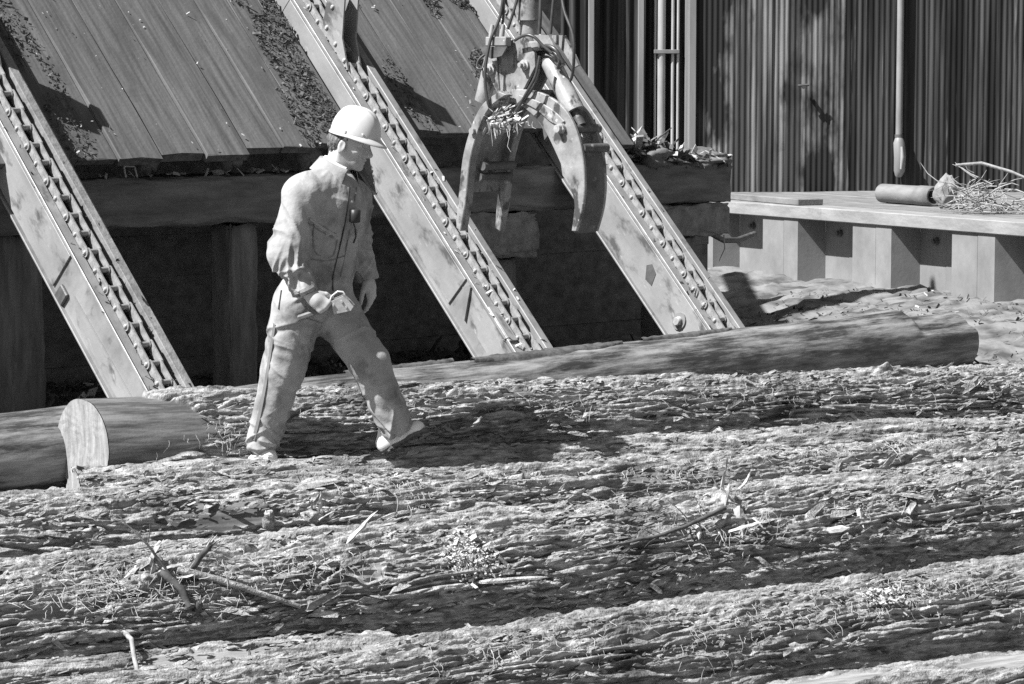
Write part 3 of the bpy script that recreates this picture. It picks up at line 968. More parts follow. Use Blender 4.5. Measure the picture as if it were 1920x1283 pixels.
# darker door sheet standing on the dock
for (pa, lab, mt_, rr) in ((1240, 'thick pale vertical pipe on the shed wall left of the corner', 'pale_pipe', .04),
                      (1228, 'thin pale conduit left of the thick vertical pipe', 'pale_pipe', .012),
                      (1261, 'thin pale conduit just right of the thick vertical pipe', 'pale_pipe', .016),
                      (1271, 'rightmost thin pale conduit beside the shed corner', 'pale_pipe', .014)):
    yy = WY2 - .1
    xx = P(pa, 150, yy).x
    m_ = MB(); m_.tube([(xx, yy, -.2), (xx, yy, 2.0), (xx + .004, yy, 4.5), (xx, yy, 7.1)], rr, 12)
    tag(m_.build('vertical_pipe', M[mt_]), lab, 'pipe', 'pipes on the shed wall')
yy = WY2 - .12
m_ = MB(); beam_bar(m_, P(1226, 95, yy).x, P(1274, 95, yy).x, yy - .03, yy + .02, P(1240, 97, yy).z - .02, P(1240, 97, yy).z + .02, .004)
tag(m_.build('pipe_clamp', M['trim']), 'flat steel clamp bar across the vertical pipes', 'clamp')
yy = WY - .055
xx = P(1687, 150, yy).x
dp = empty('downpipe', loc=(xx, yy, DZ))
tag(dp, 'grey vertical pipe with swollen end hanging on the stained shed wall', 'pipe')
zl = P(1687, 258, yy).z - DZ; z2 = P(1687, 330, yy).z - DZ
m_ = MB(); m_.tube([(0, 0, zl), (0, 0, 3), (0, 0, 6.2)], .034, 14); m_.build('pipe', M['pipe'], dp)
m_ = MB(); m_.tube([(0, 0, zl + .03), (0, 0, zl)], .042, 14); m_.build('collar', M['steel_dark'], dp)
m_ = MB(); m_.tube([(0, 0, zl - .002), (0, -.01, zl - .05), (.01, -.02, (zl + z2) / 2), (.005, -.02, z2 + .05), (0, 0, z2)], [.038, .056, .06, .055, .035], 14)
m_.build('weight', M['pipe'], dp)
m_ = MB(); m_.tube([(.02, -.075, zl - .09), (.025, -.09, (zl + z2) / 2), (.015, -.075, z2 + .07)], [.014, .02, .012], 8)
m_.build('strap', M['pale_pipe'], dp)
# small tap on the wall
p_ = P(1506, 163, WY - .05)
m_ = MB(); m_.tube([p_, p_ + Vector((0, -.08, 0))], .02, 8); m_.tube([p_ + Vector((-.06, -.07, .01)), p_ + Vector((.05, -.07, .02))], .013, 8)
tag(m_.build('wall_tap', M['steel_dark']), 'small dark tap sticking out of the shed wall', 'tap')

# culvert pipe, sack and brush on the dock
ca0 = P(1655, 354, 25.1); ca1 = P(1752, 358, 24.4)
ax = (ca1 - ca0); ax.z = 0; Lc = ax.length; ax.normalize()
rC = .085
cz_ = DZ + rC - .01
m4 = Matrix.Identity(4); sd = Vector((-ax.y, ax.x, 0))
for i in range(3):
    m4[i][0] = ax[i]; m4[i][1] = sd[i]; m4[i][2] = ZA[i]
m4[0][3], m4[1][3], m4[2][3] = ca0.x, ca0.y, cz_
cul = empty('culvert_pipe', mat4=m4)
tag(cul, 'short pale concrete pipe lying on the dock by the shed', 'pipe')
nr = 28
vs = []; fs = []
prof = [(0, rC), (Lc - .25, rC), (Lc - .2, rC * 1.06), (Lc, rC * 1.06), (Lc, rC * .78), (Lc - .5, rC * .78), (0, rC * .7)]
for (a, b) in prof:
    for k in range(nr):
        vs.append((a, b * math.cos(2 * math.pi * k / nr), b * math.sin(2 * math.pi * k / nr)))
for i in range(len(prof) - 1):
    for k in range(nr):
        fs.append((i * nr + k, (i + 1) * nr + k, (i + 1) * nr + (k + 1) % nr, i * nr + (k + 1) % nr))
m_ = MB(); m_.add(vs, fs, True); m_.build('pipe_shell', M['dock_top'], cul)

c_ = P(1775, 345, 24.0)
lump('sack', 'crumpled grey sack between the concrete pipe and the brush heap', (c_.x, c_.y, DZ + .12), (.10, .12, .16), M['sack'], 'sack', seed=4)


def brush_heap(name, lab, c, rx, ry, rz, n, seed, mt, cat='brush heap'):
    r = random.Random(seed)
    root = empty(name, loc=c)
    tag(root, lab, cat)
    for k in range(n):
        a = r.uniform(0, 6.28); b = r.uniform(-.2, .9)
        p = Vector((r.gauss(0, rx * .45), r.gauss(0, ry * .45), abs(r.gauss(0, rz * .4))))
        d = Vector((math.cos(a), math.sin(a) * .6, b - .2)).normalized()
        L = r.uniform(.12, .4) * (rx / .3)
        m_ = MB(); pts = [p]
        for i in range(4):
            d = (d + Vector((r.gauss(0, .25), r.gauss(0, .25), r.gauss(-.08, .25)))).normalized()
            q = pts[-1] + d * L / 4
            q.z = max(q.z, .01)
            pts.append(q)
        rr = r.uniform(.003, .007)
        m_.tube(pts, [rr, rr, rr * .8, rr * .6, rr * .3], 5)
        m_.build('branch', mt, root)
    return root

c_ = P(1845, 375, 23.2)
brush_heap('brush_heap', 'tangled heap of pale twigs on the dock at the right edge', (c_.x, c_.y, DZ), .34, .3, .30, 120, 3, M['twig_pale'])
m_ = MB(); m_.tube([P(1792, 310, 23.1), P(1840, 306, 23.1), P(1895, 322, 23.0), P(1960, 350, 23.0)], [.012, .014, .013, .01], 8)
tag(m_.build('branch', M['twig_pale']), 'long pale branch lying across the brush heap', 'branch')

# bark and chips on the ground
r = np.random.RandomState(21)
def ground_litter(name, lab, cx, cy, sx, sy, n, size, mt, seed, long=1.6):
    r = np.random.RandomState(seed)
    x = cx + r.uniform(-sx, sx, n); y = cy + r.uniform(-sy, sy, n)
    # keep in front of the sheet piling
    q = (x - DA.x) * DN.x + (y - DA.y) * DN.y
    k = q < -.15
    x, y = x[k], y[k]
    z = ground_height(x, y) + .04 * vnoise2(x * 1.1, y * 1.1, 3) + .03 * vnoise2(x * 3.3, y * 3.3, 4) + .022 * vnoise2(x * 9, y * 9, 5) + .02
    return litter(name, lab, np.stack([x, y, z], -1), size, mt, seed=seed, long=long)
ground_litter('bark_litter', 'dark bark pieces strewn over the shaded ground under the deck', -.4, 18.2, 3.6, 2.6, 5200, .022, M['debris_dark'], 31)
ground_litter('chip_litter', 'pale chips strewn over the shaded ground under the deck', -.4, 17.6, 3.4, 2.0, 260, .018, M['chip'], 32)
ground_litter('mud_clods', 'clods and bark scattered over the sunlit ground before the sheet piling', 3.6, 20.4, 2.2, 2.4, 1500, .008, M['debris_dark'], 33, 1.5)
ground_litter('sunlit_chips', 'pale chips scattered over the sunlit ground before the sheet piling', 3.6, 20.4, 2.2, 2.4, 160, .008, M['chip'], 34)
# ------------------------------------------------------------------ logs
LOGS = {}


def bark_relief(s, c, seed, A=1.0):
    w1 = vnoise2(s * 1.3, c * 4, seed); w2 = vnoise2(s * 5, c * 11, seed + 1)
    cc = c + .030 * w1 + .010 * w2
    ss = s + .06 * vnoise2(s * 2, c * 9, seed + 2)
    n1 = vnoise2(ss * 1.25, cc * 17, seed + 3); f1 = 1 - np.exp(-(n1 / .15) ** 2)
    n2 = vnoise2(ss * 3.2, cc * 38, seed + 4); f2 = 1 - np.exp(-(n2 / .17) ** 2)
    n3 = vnoise2(ss * 8, cc * 80, seed + 5)
    q = vnoise2(ss * 2.6, cc * 28, seed + 6) * 3.2
    qf = np.floor(q); q = (qf + sstep(.75, 1.0, q - qf)) / 3.2
    n4 = vnoise2(s * 26, c * 125, seed + 7)
    n5 = vnoise2(ss * 12, cc * 60, seed + 8); f5 = np.abs(n5)
    patch = sstep(-.25, .35, vnoise2(s * 1.1, c * 2.6, seed + 9))
    n6 = vnoise2(ss * 9, cc * 14, seed + 10); cr = 1 - np.exp(-(n6 / .10) ** 2)          # breaks across the plates
    n7 = vnoise2(s * .8, c * 7 + .8 * w1, seed + 11); deep = np.exp(-(n7 / .05) ** 2)      # a few long deep fissures
    q2 = vnoise2(s * 5.5, cc * 48, seed + 12) * 2.5
    qf = np.floor(q2); q2 = (qf + sstep(.7, 1.0, q2 - qf)) / 2.5
    n8 = vnoise2(s * 15, c * 62, seed + 13)
    h = (.016 * f1 * (.35 + .65 * patch) + .009 * f2 * f1 + .010 * q + .0065 * q2 + .005 * n3 + .0042 * n4 + .0045 * n8 * (1.2 - patch)
         - .007 * f5 * (1 - patch * .5) + .0035 * cr * f1 - .022 * deep)
    return A * (h - .016)


def make_log(key, name, lab, P0, P1, r0, r1, mt, seed, ds=.008, dc=.0045, A=1.0, peel=None, group='logs lying side by side',
             a0=-45, a1=150, lump_fn=None, ends=(True, True), skew=0.0, thick=.02, bare=False, end_mat=None, uneven=.012):
    P0 = Vector(P0); P1 = Vector(P1)
    ax = (P1 - P0); L = ax.length; ax = ax.normalized()
    sy = ZA.cross(ax).normalized()              # local +y (back side)
    uz = ax.cross(sy).normalized()
    m4 = Matrix.Identity(4)
    for i in range(3):
        m4[i][0] = ax[i]; m4[i][1] = sy[i]; m4[i][2] = uz[i]; m4[i][3] = P0[i]
    rm = max(r0, r1)
    a0, a1 = math.radians(a0), math.radians(a1)
    nfine = int((a1 - a0) * rm / dc)
    ncoarse = 36
    a = np.concatenate([np.linspace(a0, a1, nfine, endpoint=False), np.linspace(a1, a0 + 2 * math.pi, ncoarse, endpoint=False)])
    na = len(a)
    ns = int(L / ds) + 1
    s = np.linspace(0, L, ns)
    S, Aa = np.meshgrid(s, a, indexing='ij')
    C = Aa * rm
    R = r0 + (r1 - r0) * S / L
    R = R * (1 + uneven / .012 * .03 * vnoise2(S * .8, np.cos(Aa) * 1.2 + np.sin(Aa) * .7 + 5, seed + 30)) + uneven * vnoise2(S * 1.6, C * 1.8, seed + 31)
    pk = np.zeros_like(S)
    if peel is not None:
        pk = peel(S, Aa, C)
    if bare:
        h = .002 * vnoise2(S * 2, C * 30, seed) + .004 * vnoise2(S * 3, C * 8, seed + 1) + .0012 * vnoise2(S * 9, C * 90, seed + 2)
        off = h
    else:
        h = bark_relief(S, C, seed, A)
        bareh = .0012 * vnoise2(S * 6, C * 70, seed + 50) - thick + .003 * vnoise2(S * 3, C * 12, seed + 51)
        off = h * (1 - pk) + bareh * pk
    if lump_fn is not None:
        off = off + lump_fn(S, Aa, C)
    R = R + off
    wob = .0
    V = np.stack([S, -np.cos(Aa) * R, np.sin(Aa) * R], -1)
    V[..., 0] += -V[..., 1] * skew * np.exp(-S / .45)
    i2 = np.arange(ns * na).reshape(ns, na)
    Q = np.stack([i2[:-1], i2[1:], np.roll(i2[1:], -1, 1), np.roll(i2[:-1], -1, 1)], -1).reshape(-1, 4)
    root = empty(name, mat4=m4)
    tag(root, lab, 'log', group)
    body = link('bare_wood' if bare else 'bark', np_mesh(key + '_body', V.reshape(-1, 3), Q, mt, attrs={'peel': np.ones_like(pk) if bare else pk}), root)
    # sawn ends
    for e, on in enumerate(ends):
        if not on: continue
        ring = V[0] if e == 0 else V[-1]
        idx = np.linspace(0, na, 120, endpoint=False).astype(int)
        ring = ring[idx]
        nr_ = 10
        pts = []
        for j in range(nr_):
            f = 1 - j / (nr_ - 1) * .999
            rr = ring.copy(); rr[:, 1:] *= f; xm = ring[:, 0].mean(); rr[:, 0] = xm + (rr[:, 0] - xm) * f
            rr[:, 0] += (-.004 if e == 0 else .004) + (0.0 if j == 0 else .004 * vnoise2(rr[:, 1] * 40, rr[:, 2] * 9, seed + e))
            pts.append(rr)
        pts = np.concatenate(pts)
        k = 120
        i3 = np.arange(nr_ * k).reshape(nr_, k)
        q = np.stack([i3[:-1], np.roll(i3[:-1], -1, 1), np.roll(i3[1:], -1, 1), i3[1:]], -1).reshape(-1, 4)
        if e == 0: q = q[:, ::-1]
        fc = link('cut_face', np_mesh('cut_face', pts, q, end_mat or M['saw_cut'], smooth=False), root)
    LOGS[key] = dict(P0=P0, ax=ax, L=L, r0=r0, r1=r1, sy=sy, uz=uz, obj=root)
    return root


def log_hit(key, px, py, lift=0.0):
    """where the line of sight meets a log: world point, outward normal"""
    g = LOGS[key]
    d = ray(px, py); d = d / d.y
    y = 10.5
    for k in range(2400):
        p = CAM + d * y
        q = p - g['P0']; s = q.dot(g['ax'])
        rad = q - g['ax'] * s
        r = g['r0'] + (g['r1'] - g['r0']) * min(max(s / g['L'], 0), 1)
        if rad.length < r + lift:
            return p, rad.normalized()
        y += .004
    # nearest silhouette point
    best = None
    for k in range(1200):
        p = CAM + d * (10.5 + k * .008)
        q = p - g['P0']; s = q.dot(g['ax']); rad = q - g['ax'] * s
        if best is None or rad.length < best[0]: best = (rad.length, p, rad.normalized(), s)
    r = g['r0'] + (g['r1'] - g['r0']) * min(max(best[3] / g['L'], 0), 1)
    return best[1] - best[2] * (best[0] - r), best[2]


def log_sa(key, px, py):
    p, n = log_hit(key, px, py)
    g = LOGS[key]
    s = (p - g['P0']).dot(g['ax'])
    return s, math.atan2(n.dot(g['uz']), -n.dot(g['sy']))


def axis_line(px, py, Y, beta, x0, x1, dz=0.0):
    c = P(px, py, Y); t = math.tan(math.radians(beta))
    a = Vector((x0, c.y + (x0 - c.x) * t, c.z)); b = Vector((x1, c.y + (x1 - c.x) * t, c.z + dz))
    return a, b


def patch_mask(specs, seed, rm):
    def f(S, A_, C):
        m = np.zeros_like(S)
        jag = .35 * vnoise2(S * 7, C * 16, seed) + .22 * vnoise2(S * 22, C * 40, seed + 1)
        for (s_, a_, hs, hc) in specs:
            d = np.sqrt(((S - s_) / hs) ** 2 + ((A_ - a_) * rm / hc) ** 2)
            m = np.maximum(m, 1 - sstep(.94, 1.04, d + jag * .9))
        return m
    return f


def flakes(key, n, size, seed, mt, amin=-10, amax=140, smin=0, smax=None, long=2.2, lift=.012):
    g = LOGS[key]
    r = np.random.RandomState(seed)
    s = r.uniform(smin, smax or g['L'], n); a = np.radians(r.uniform(amin, amax, n))
    keep = vnoise2(s * 2.2, a * 3, seed) > -.2
    s, a = s[keep], a[keep]; n = len(s)
    R = g['r0'] + (g['r1'] - g['r0']) * s / g['L'] + lift * r.uniform(-.6, 1, n)
    nrm = np.stack([np.zeros(n), -np.cos(a), np.sin(a)], -1)
    tan = np.stack([np.ones(n), np.zeros(n), np.zeros(n)], -1)
    bit = np.cross(nrm, tan)
    pos = nrm * R[:, None]; pos[:, 0] = s
    sz = size * np.exp(r.normal(0, .5, n))
    rot = r.normal(0, .35, n); til = np.abs(r.normal(0, .35, n)); til2 = r.normal(0, .4, n)
    B = np.array([[-1, -.5, 0], [-.3, -.6, .1], [.5, -.45, .12], [1.05, -.1, .05], [.8, .4, .1], [.1, .55, .16], [-.6, .5, .1]], np.float32)
    B2 = B - np.array([0, 0, .22])
    k = len(B)
    BB = np.concatenate([B, B2])
    Vv = BB[None] * sz[:, None, None] * np.array([long, 1, 1]) * (1 + .25 * r.normal(0, 1, (n, 2 * k, 1)).clip(-1.5, 1.5) * np.array([1, 1, .3]))
    cr, sr = np.cos(rot)[:, None], np.sin(rot)[:, None]
    x = Vv[..., 0] * cr - Vv[..., 1] * sr; y = Vv[..., 0] * sr + Vv[..., 1] * cr
    z = Vv[..., 2] + y * np.tan(til2).clip(-1, 1)[:, None] + x * np.tan(til * .5)[:, None] * .6
    W = pos[:, None] + x[..., None] * tan[:, None] + y[..., None] * bit[:, None] + z[..., None] * nrm[:, None]
    tri = []
    for i in range(1, k - 1):
        tri.append((0, i, i + 1)); tri.append((k, k + i + 1, k + i))
    for i in range(k):
        j = (i + 1) % k
        tri.append((i, k + i, k + j)); tri.append((i, k + j, j))
    Q = (np.array(tri)[None] + 2 * k * np.arange(n)[:, None, None]).reshape(-1, 3)
    o = link('bark_flakes', np_mesh('bark_flakes', W.reshape(-1, 3), Q, mt, smooth=False, attrs={'peel': np.zeros(n * 2 * k)}), g['obj'])
    o['kind'] = 'stuff'
    return o


def fibres(key, spots, seed, mt, length=.05, width=.0026, lift=.008):
    """torn strings of inner bark hanging across the furrows; spots: (px, py, spread_px_x, spread_px_y, count)"""
    g = LOGS[key]
    r = np.random.RandomState(seed)
    Vs = []; Qs = []; c = 0
    inv = g['obj'].matrix_world.inverted()
    for (px, py, sx, sy_, n) in spots:
        s0_, a0_ = log_sa(key, px, py)
        for k in range(int(n * .6)):
            s = s0_ + r.normal(0, sx / 380.0); a = a0_ + r.normal(0, sy_ / 380.0 / g['r0'])
            R0 = g['r0'] + (g['r1'] - g['r0']) * s / g['L'] + lift
            Ln = length * math.exp(r.normal(0, .5)); dr = r.normal(0, .35)
            wd = width * math.exp(r.normal(0, .35))
            cv = r.uniform(.0, .008); ph = r.uniform(0, 6)
            pts = []
            for i in range(5):
                t = i / 4
                aa = a + Ln * .5 / R0 - Ln * t / R0
                ss = s + dr * Ln * t + .006 * math.sin(ph + t * 5)
                rr = R0 + cv * math.sin(math.pi * t) + .003 * math.sin(ph + 7 * t)
                pts.append((ss, -math.cos(aa) * rr, math.sin(aa) * rr))
            for i, p in enumerate(pts):
                w_ = wd * (1 - .6 * abs(i / 4 - .4))
                Vs += [(p[0] - w_ / 2, p[1], p[2]), (p[0] + w_ / 2, p[1], p[2]), (p[0], p[1] - w_ * .25, p[2] + w_ * .25)]
            for i in range(4):
                b = c + i * 3
                Qs += [(b, b + 1, b + 4, b + 3), (b + 1, b + 2, b + 5, b + 4), (b + 2, b, b + 3, b + 5)]
            c += 15
    o = link('bark_fibres', np_mesh('bark_fibres', np.array(Vs), np.array(Qs), mt), g['obj'])
    o['kind'] = 'stuff'
    return o


# big log B in the middle of the picture
b0, b1 = axis_line(480, 1005, 13.02, 24, -3.0, 3.35)
RBK = .27
RB = .335
d0, d1 = axis_line(640, 1121, 12.47, 26, -3.0, 3.3)
d0.z -= .075; d1.z += .10
LOGS['U'] = dict(P0=b0, ax=(b1 - b0).normalized(), L=(b1 - b0).length, r0=RBK, r1=RBK * .92, sy=ZA.cross((b1 - b0).normalized()).normalized(), uz=ZA, obj=None)
b0, b1 = d0, d1
LOGS['B'] = dict(P0=b0, ax=(b1 - b0).normalized(), L=(b1 - b0).length, r0=RB, r1=RB * .99, sy=ZA.cross((b1 - b0).normalized()).normalized(), uz=ZA, obj=None)
us = [log_sa('U', px, py) + (hs, hc) for (px, py, hs, hc) in ((415, 962, .30, .085), (1345, 850, .22, .05), (1215, 893, .18, .05), (1330, 885, .14, .03), (1000, 895, .05, .02), (1700, 870, .06, .02))]
hol = log_sa('U', 545, 958); kn3 = log_sa('U', 1430, 862)
bs = [log_sa('B', px, py) + (hs, hc) for (px, py, hs, hc) in ((690, 1070, .09, .05), (95, 1150, .12, .03), (1480, 985, .06, .02))]
kn = log_sa('B', 1360, 965); kn2 = log_sa('B', 285, 1085)


def lump_U(S, A_, C):
    d2 = np.sqrt(((S - hol[0]) / .12) ** 2 + ((A_ - hol[1]) * RBK / .05) ** 2)
    h = -.035 * np.exp(-d2 ** 4)
    d3 = np.sqrt(((S - kn3[0]) / .1) ** 2 + ((A_ - kn3[1]) * RBK / .06) ** 2)
    return h + .02 * np.exp(-d3 ** 2) * (1 + .6 * vnoise2(S * 25, C * 35, 78))


def lump_B(S, A_, C):
    h = 0 * S
    for kk, am, sr in ((kn, .03, .10), (kn2, .035, .10)):
        d3 = np.sqrt(((S - kk[0]) / sr) ** 2 + ((A_ - kk[1]) * RB / (sr * .6)) ** 2)
        h = h + am * np.exp(-d3 ** 2) * (1 + .6 * vnoise2(S * 25, C * 35, 78))
    return h


uu = LOGS['U']
make_log('U', 'bark_log', 'bark log just in front of the man with a smooth peeled patch and a hollow', uu['P0'], uu['P0'] + uu['ax'] * uu['L'], RBK, RBK * .92, M['bark_c'], 111,
         ds=.0085, dc=.0048, A=1.35, peel=patch_mask(us, 5, RBK), lump_fn=lump_U, a0=-20, a1=135)
flakes('U', 4200, .006, 21, M['bark_c'], 0, 125)
flakes('U', 260, .012, 22, M['bark_c'], 0, 120, long=2.6, lift=.02)
fibres('U', [(770, 925, 30, 18, 60), (1560, 845, 120, 14, 110), (1760, 828, 90, 12, 90), (1250, 895, 60, 14, 50), (860, 905, 160, 14, 60)], 23, M['fibre'])
make_log('B', 'bark_log', 'biggest bark log with a dark shaded flank, twigs and torn knots on it', b0, b1, RB, RB * .97, M['bark_b'], 101,
         ds=.0085, dc=.0048, A=1.4, peel=patch_mask(bs, 6, RB), lump_fn=lump_B, a0=-48, a1=125)
flakes('B', 7000, .006, 1, M['bark_b'], -25, 112)
flakes('B', 420, .012, 2, M['bark_b'], -20, 110, long=2.6, lift=.02)
fibres('B', [(1340, 1000, 60, 25, 70), (450, 1085, 200, 25, 90), (1600, 960, 160, 20, 60), (200, 1110, 100, 25, 80), (640, 1060, 60, 25, 50)], 3, M['fibre'])

# log C, the one beside the man's feet, sawn end at the left
c0 = P(155, 838, 13.62)
tC = math.radians(23.5)
c1 = c0 + Vector((math.cos(tC), math.sin(tC), -.006)) * 6.3
RC0, RC1 = .255, .2


def peel_C(S, A_, C):
    jag = .07 * vnoise2(S * 4 + 3, C * 5, 12) + .03 * vnoise2(S * 14, C * 17, 13)
    # bare butt: further along on the flank than on the crown
    edge = .42 + .30 * np.exp(-((A_ - .35) / .5) ** 2) - .22 * np.exp(-((A_ + .35) / .35) ** 2) - .12 * np.exp(-((A_ - 1.5) / .3) ** 2)
    m = 1 - sstep(-.012, .012, S - edge + jag)
    for (s_, a_, hs, hc) in ((2.3, 1.0, .1, .03), (3.7, .9, .05, .02), (4.1, .55, .04, .03)):
        d = np.sqrt(((S - s_) / hs) ** 2 + ((A_ - a_) * RC0 / hc) ** 2)
        m = np.maximum(m, 1 - sstep(.9, 1.05, d + jag * 4))
    return m


def lump_C(S, A_, C):
    # chamfer round the butt and a knot on the crown further right
    h = 0 * S
    d3 = np.sqrt(((S - 4.55) / .09) ** 2 + ((A_ - 1.25) * RC0 / .06) ** 2)
    h = h + .045 * np.exp(-d3 ** 2) * (1 + .5 * vnoise2(S * 22, C * 30, 79))
    # long dark gash along the flank
    d = (A_ - .75) * RC0 + .02 * vnoise2(S * 3, C * 0, 81)
    h = h - .012 * np.exp(-(d / .014) ** 2) * sstep(1.55, 1.7, S) * (1 - sstep(2.9, 3.2, S))
    return h


make_log('C', 'bark_log', 'bark log with a pale sawn end at left, running behind the man', c0, c1, RC0, RC1, M['bark_c'], 202, ds=.0085, dc=.0046, A=1.35,
         peel=peel_C, lump_fn=lump_C, a0=-60, a1=140, skew=.30)
flakes('C', 4000, .006, 4, M['bark_c'], -20, 130, smin=.55)
flakes('C', 260, .012, 5, M['bark_c'], -10, 120, smin=.6, long=2.4, lift=.02)
fibres('C', [(1000, 770, 200, 20, 50), (1500, 740, 200, 20, 60), (430, 820, 60, 25, 60)], 6, M['fibre'], length=.05)

# groove log H under the man's feet, between B and C
h0, h1 = axis_line(716, 906, 13.84, 24, -2.1, 3.4)
make_log('H', 'bark_log', 'thin bark log wedged in the groove between the two larger bark logs', h0, h1, .165, .16, M['bark_c'], 303, ds=.011, dc=.007, A=.9, a0=-30, a1=150)
flakes('H', 1200, .007, 7, M['bark_c'], 20, 140)

# log F along the bottom of the picture and G in the lower right corner
f0, f1 = axis_line(960, 1291, 12.15, 28, -3.0, 3.3)
f0.z -= .09; f1.z += .09
RF = .29
LOGS['F'] = dict(P0=f0, ax=(f1 - f0).normalized(), L=(f1 - f0).length, r0=RF, r1=RF * .98, sy=ZA.cross((f1 - f0).normalized()).normalized(), uz=ZA, obj=None)
fs_ = [log_sa('F', px, py) + (hs, hc) for (px, py, hs, hc) in ((700, 1215, .12, .02), (1130, 1160, .06, .015), (1500, 1130, .09, .012))]


def lump_F(S, A_, C):
    # deep overlapping ridges
    n = vnoise2(S * 1.5 + .3 * vnoise2(S * 4, C * 6, 91), C * 9, 92)
    return .022 * np.abs(n) + .012 * vnoise2(S * 3.5, C * 16, 93)


make_log('F', 'bark_log', 'ridged bark log along the bottom edge of the picture', f0, f1, RF, RF * .98, M['bark_f'], 404, ds=.008, dc=.0046, A=1.3,
         peel=patch_mask(fs_, 15, RF), lump_fn=lump_F, a0=-30, a1=130)
flakes('F', 4600, .006, 8, M['bark_f'], 0, 120)
fibres('F', [(1650, 1140, 120, 30, 130), (1300, 1190, 150, 30, 90), (900, 1230, 160, 20, 70), (1740, 1110, 60, 20, 60)], 9, M['fibre'], length=.05)
g0, g1 = axis_line(1700, 1345, 12.45, 29, .3, 4.2)
make_log('G', 'bark_log', 'log at the lower right corner with a smooth peeled crown', g0, g1, .24, .24, M['bark_f'], 505, ds=.011, dc=.006, a0=0, a1=130,
         peel=lambda S, A_, C: sstep(.0, .12, vnoise2(S * 1.3, C * 5, 33) + .25 - .8 * np.abs(A_ - 1.75)))
# short peeled log E between B and F at the lower left
e0, e1 = axis_line(450, 1252, 11.85, 24, -2.9, -.55)
e0.z -= .05; e1.z -= .03
LOGS['E'] = dict(P0=e0, ax=(e1 - e0).normalized(), L=(e1 - e0).length, r0=.15, r1=.14, sy=ZA.cross((e1 - e0).normalized()).normalized(), uz=ZA, obj=None)
es_ = [log_sa('E', px, py) + (hs, hc) for (px, py, hs, hc) in ((330, 1232, .22, .06), (500, 1222, .34, .06), (625, 1205, .2, .05))]
make_log('E', 'peeled_log', 'partly peeled log wedged at the lower left under the biggest log', e0, e1, .15, .14, M['bark_f'], 606, ds=.009, dc=.005, a0=-20, a1=140,
         peel=patch_mask(es_, 36, .15))
flakes('E', 700, .007, 10, M['bark_f'], 10, 120)

# smooth bare log at the foot of the conveyors
q0 = Vector((-2.38, 13.95, CAM_Z - 1.965))
n0 = q0 - EV * 1.2
n1 = q0 + EV * 7.3 + Vector((0, 0, .16))
def lump_N(S, A_, C):
    # stepped cut at the right-hand tip
    k = sstep(7.9, 8.0, S)
    return -.05 * k * sstep(.3, .7, A_)
make_log('N', 'bare_log', 'smooth debarked log lying across the feet of the conveyors', n0, n1, .262, .24, M['bare'], 707, ds=.02, dc=.008, bare=True, a0=-60, a1=170,
         end_mat=M['timber_end'], group=None, uneven=.008, lump_fn=lump_N)
# strips of dark bark left on its crown
for k, (sa, sb, aa, wd) in enumerate(((4.1, 5.3, 1.45, .07), (3.2, 4.0, 1.7, .05), (5.5, 6.3, 1.55, .05))):
    g_ = LOGS['N']; n = 46; m = 9
    s = np.linspace(sa, sb, n); u = np.linspace(-1, 1, m)
    S, U = np.meshgrid(s, u, indexing='ij')
    half = wd * (1 + .5 * vnoise2(S * 6, U * 0 + k, 41)) * np.sin(np.pi * np.clip((S - sa) / (sb - sa), .02, .98)) ** .4
    R = g_['r0'] + (g_['r1'] - g_['r0']) * S / g_['L'] + .016 + .008 * vnoise2(S * 22, U * 3, 42 + k) - .02 * np.abs(U) ** 4
    Aa = aa + U * half / g_['r0']
    V = np.stack([S, -np.cos(Aa) * R, np.sin(Aa) * R], -1).reshape(-1, 3)
    i2 = np.arange(n * m).reshape(n, m)
    Q = np.stack([i2[:-1, :-1], i2[1:, :-1], i2[1:, 1:], i2[:-1, 1:]], -1).reshape(-1, 4)
    link('bark_strip', np_mesh('bark_strip', V, Q, M['debris_dark']), g_['obj'])
r = np.random.RandomState(77)
g_ = LOGS['N']
s = r.uniform(.5, 6.5, 900)
pts = np.array([np.array(g_['P0'] + g_['ax'] * float(a)) + np.array(g_['sy']) * (g_['r0'] * .62 + abs(r.normal(0, .12))) + np.array([0, 0, g_['r0'] * .55 - abs(r.normal(0, .05))]) for a in s])
litter('bark_litter', 'bark crumbs heaped along the back of the smooth debarked log', pts, .02, M['debris_dark'], seed=55)

# ------------------------------------------------------------------ twigs, stubs and torn wood on the logs
def twig(name, lab, key, pix, rad, mt, lifts=None, cat='twig', side=None, seed=1, group=None):
    """pix: list of (px, py) along the twig; it lies on log `key` lifted by lifts"""
    pts = []
    for i, (px, py) in enumerate(pix):
        p, n = log_hit(key, px, py)
        pts.append(p + n * ((lifts[i] if lifts else .02)))
    rr = rad if isinstance(rad, list) else [rad * (1 - .6 * i / max(1, len(pix) - 1)) for i in range(len(pix))]
    root = None
    m_ = MB()
    # smooth the polyline
    fine = []; fr = []
    for i in range(len(pts) - 1):
        for k in range(4):
            t = k / 4
            fine.append(pts[i].lerp(pts[i + 1], t) + Vector((rng.gauss(0, .0012), rng.gauss(0, .0012), rng.gauss(0, .0012)))); fr.append(rr[i] + (rr[i + 1] - rr[i]) * t)
    fine.append(pts[-1]); fr.append(rr[-1])
    m_.tube(fine, fr, 7)
    o = m_.build(name, mt)
    tag(o, lab, cat, group)
    for (i, d, L, r_) in (side or []):
        m2 = MB(); p = pts[i]; dd = Vector(d).normalized()
        q = [p, p + dd * L * .5 + Vector((0, 0, .004)), p + dd * L + Vector((rng.gauss(0, .01), 0, rng.gauss(0, .01)))]
        m2.tube(q, [r_, r_ * .8, r_ * .4], 5)
        m2.build('side_twig', mt, o)
    return o


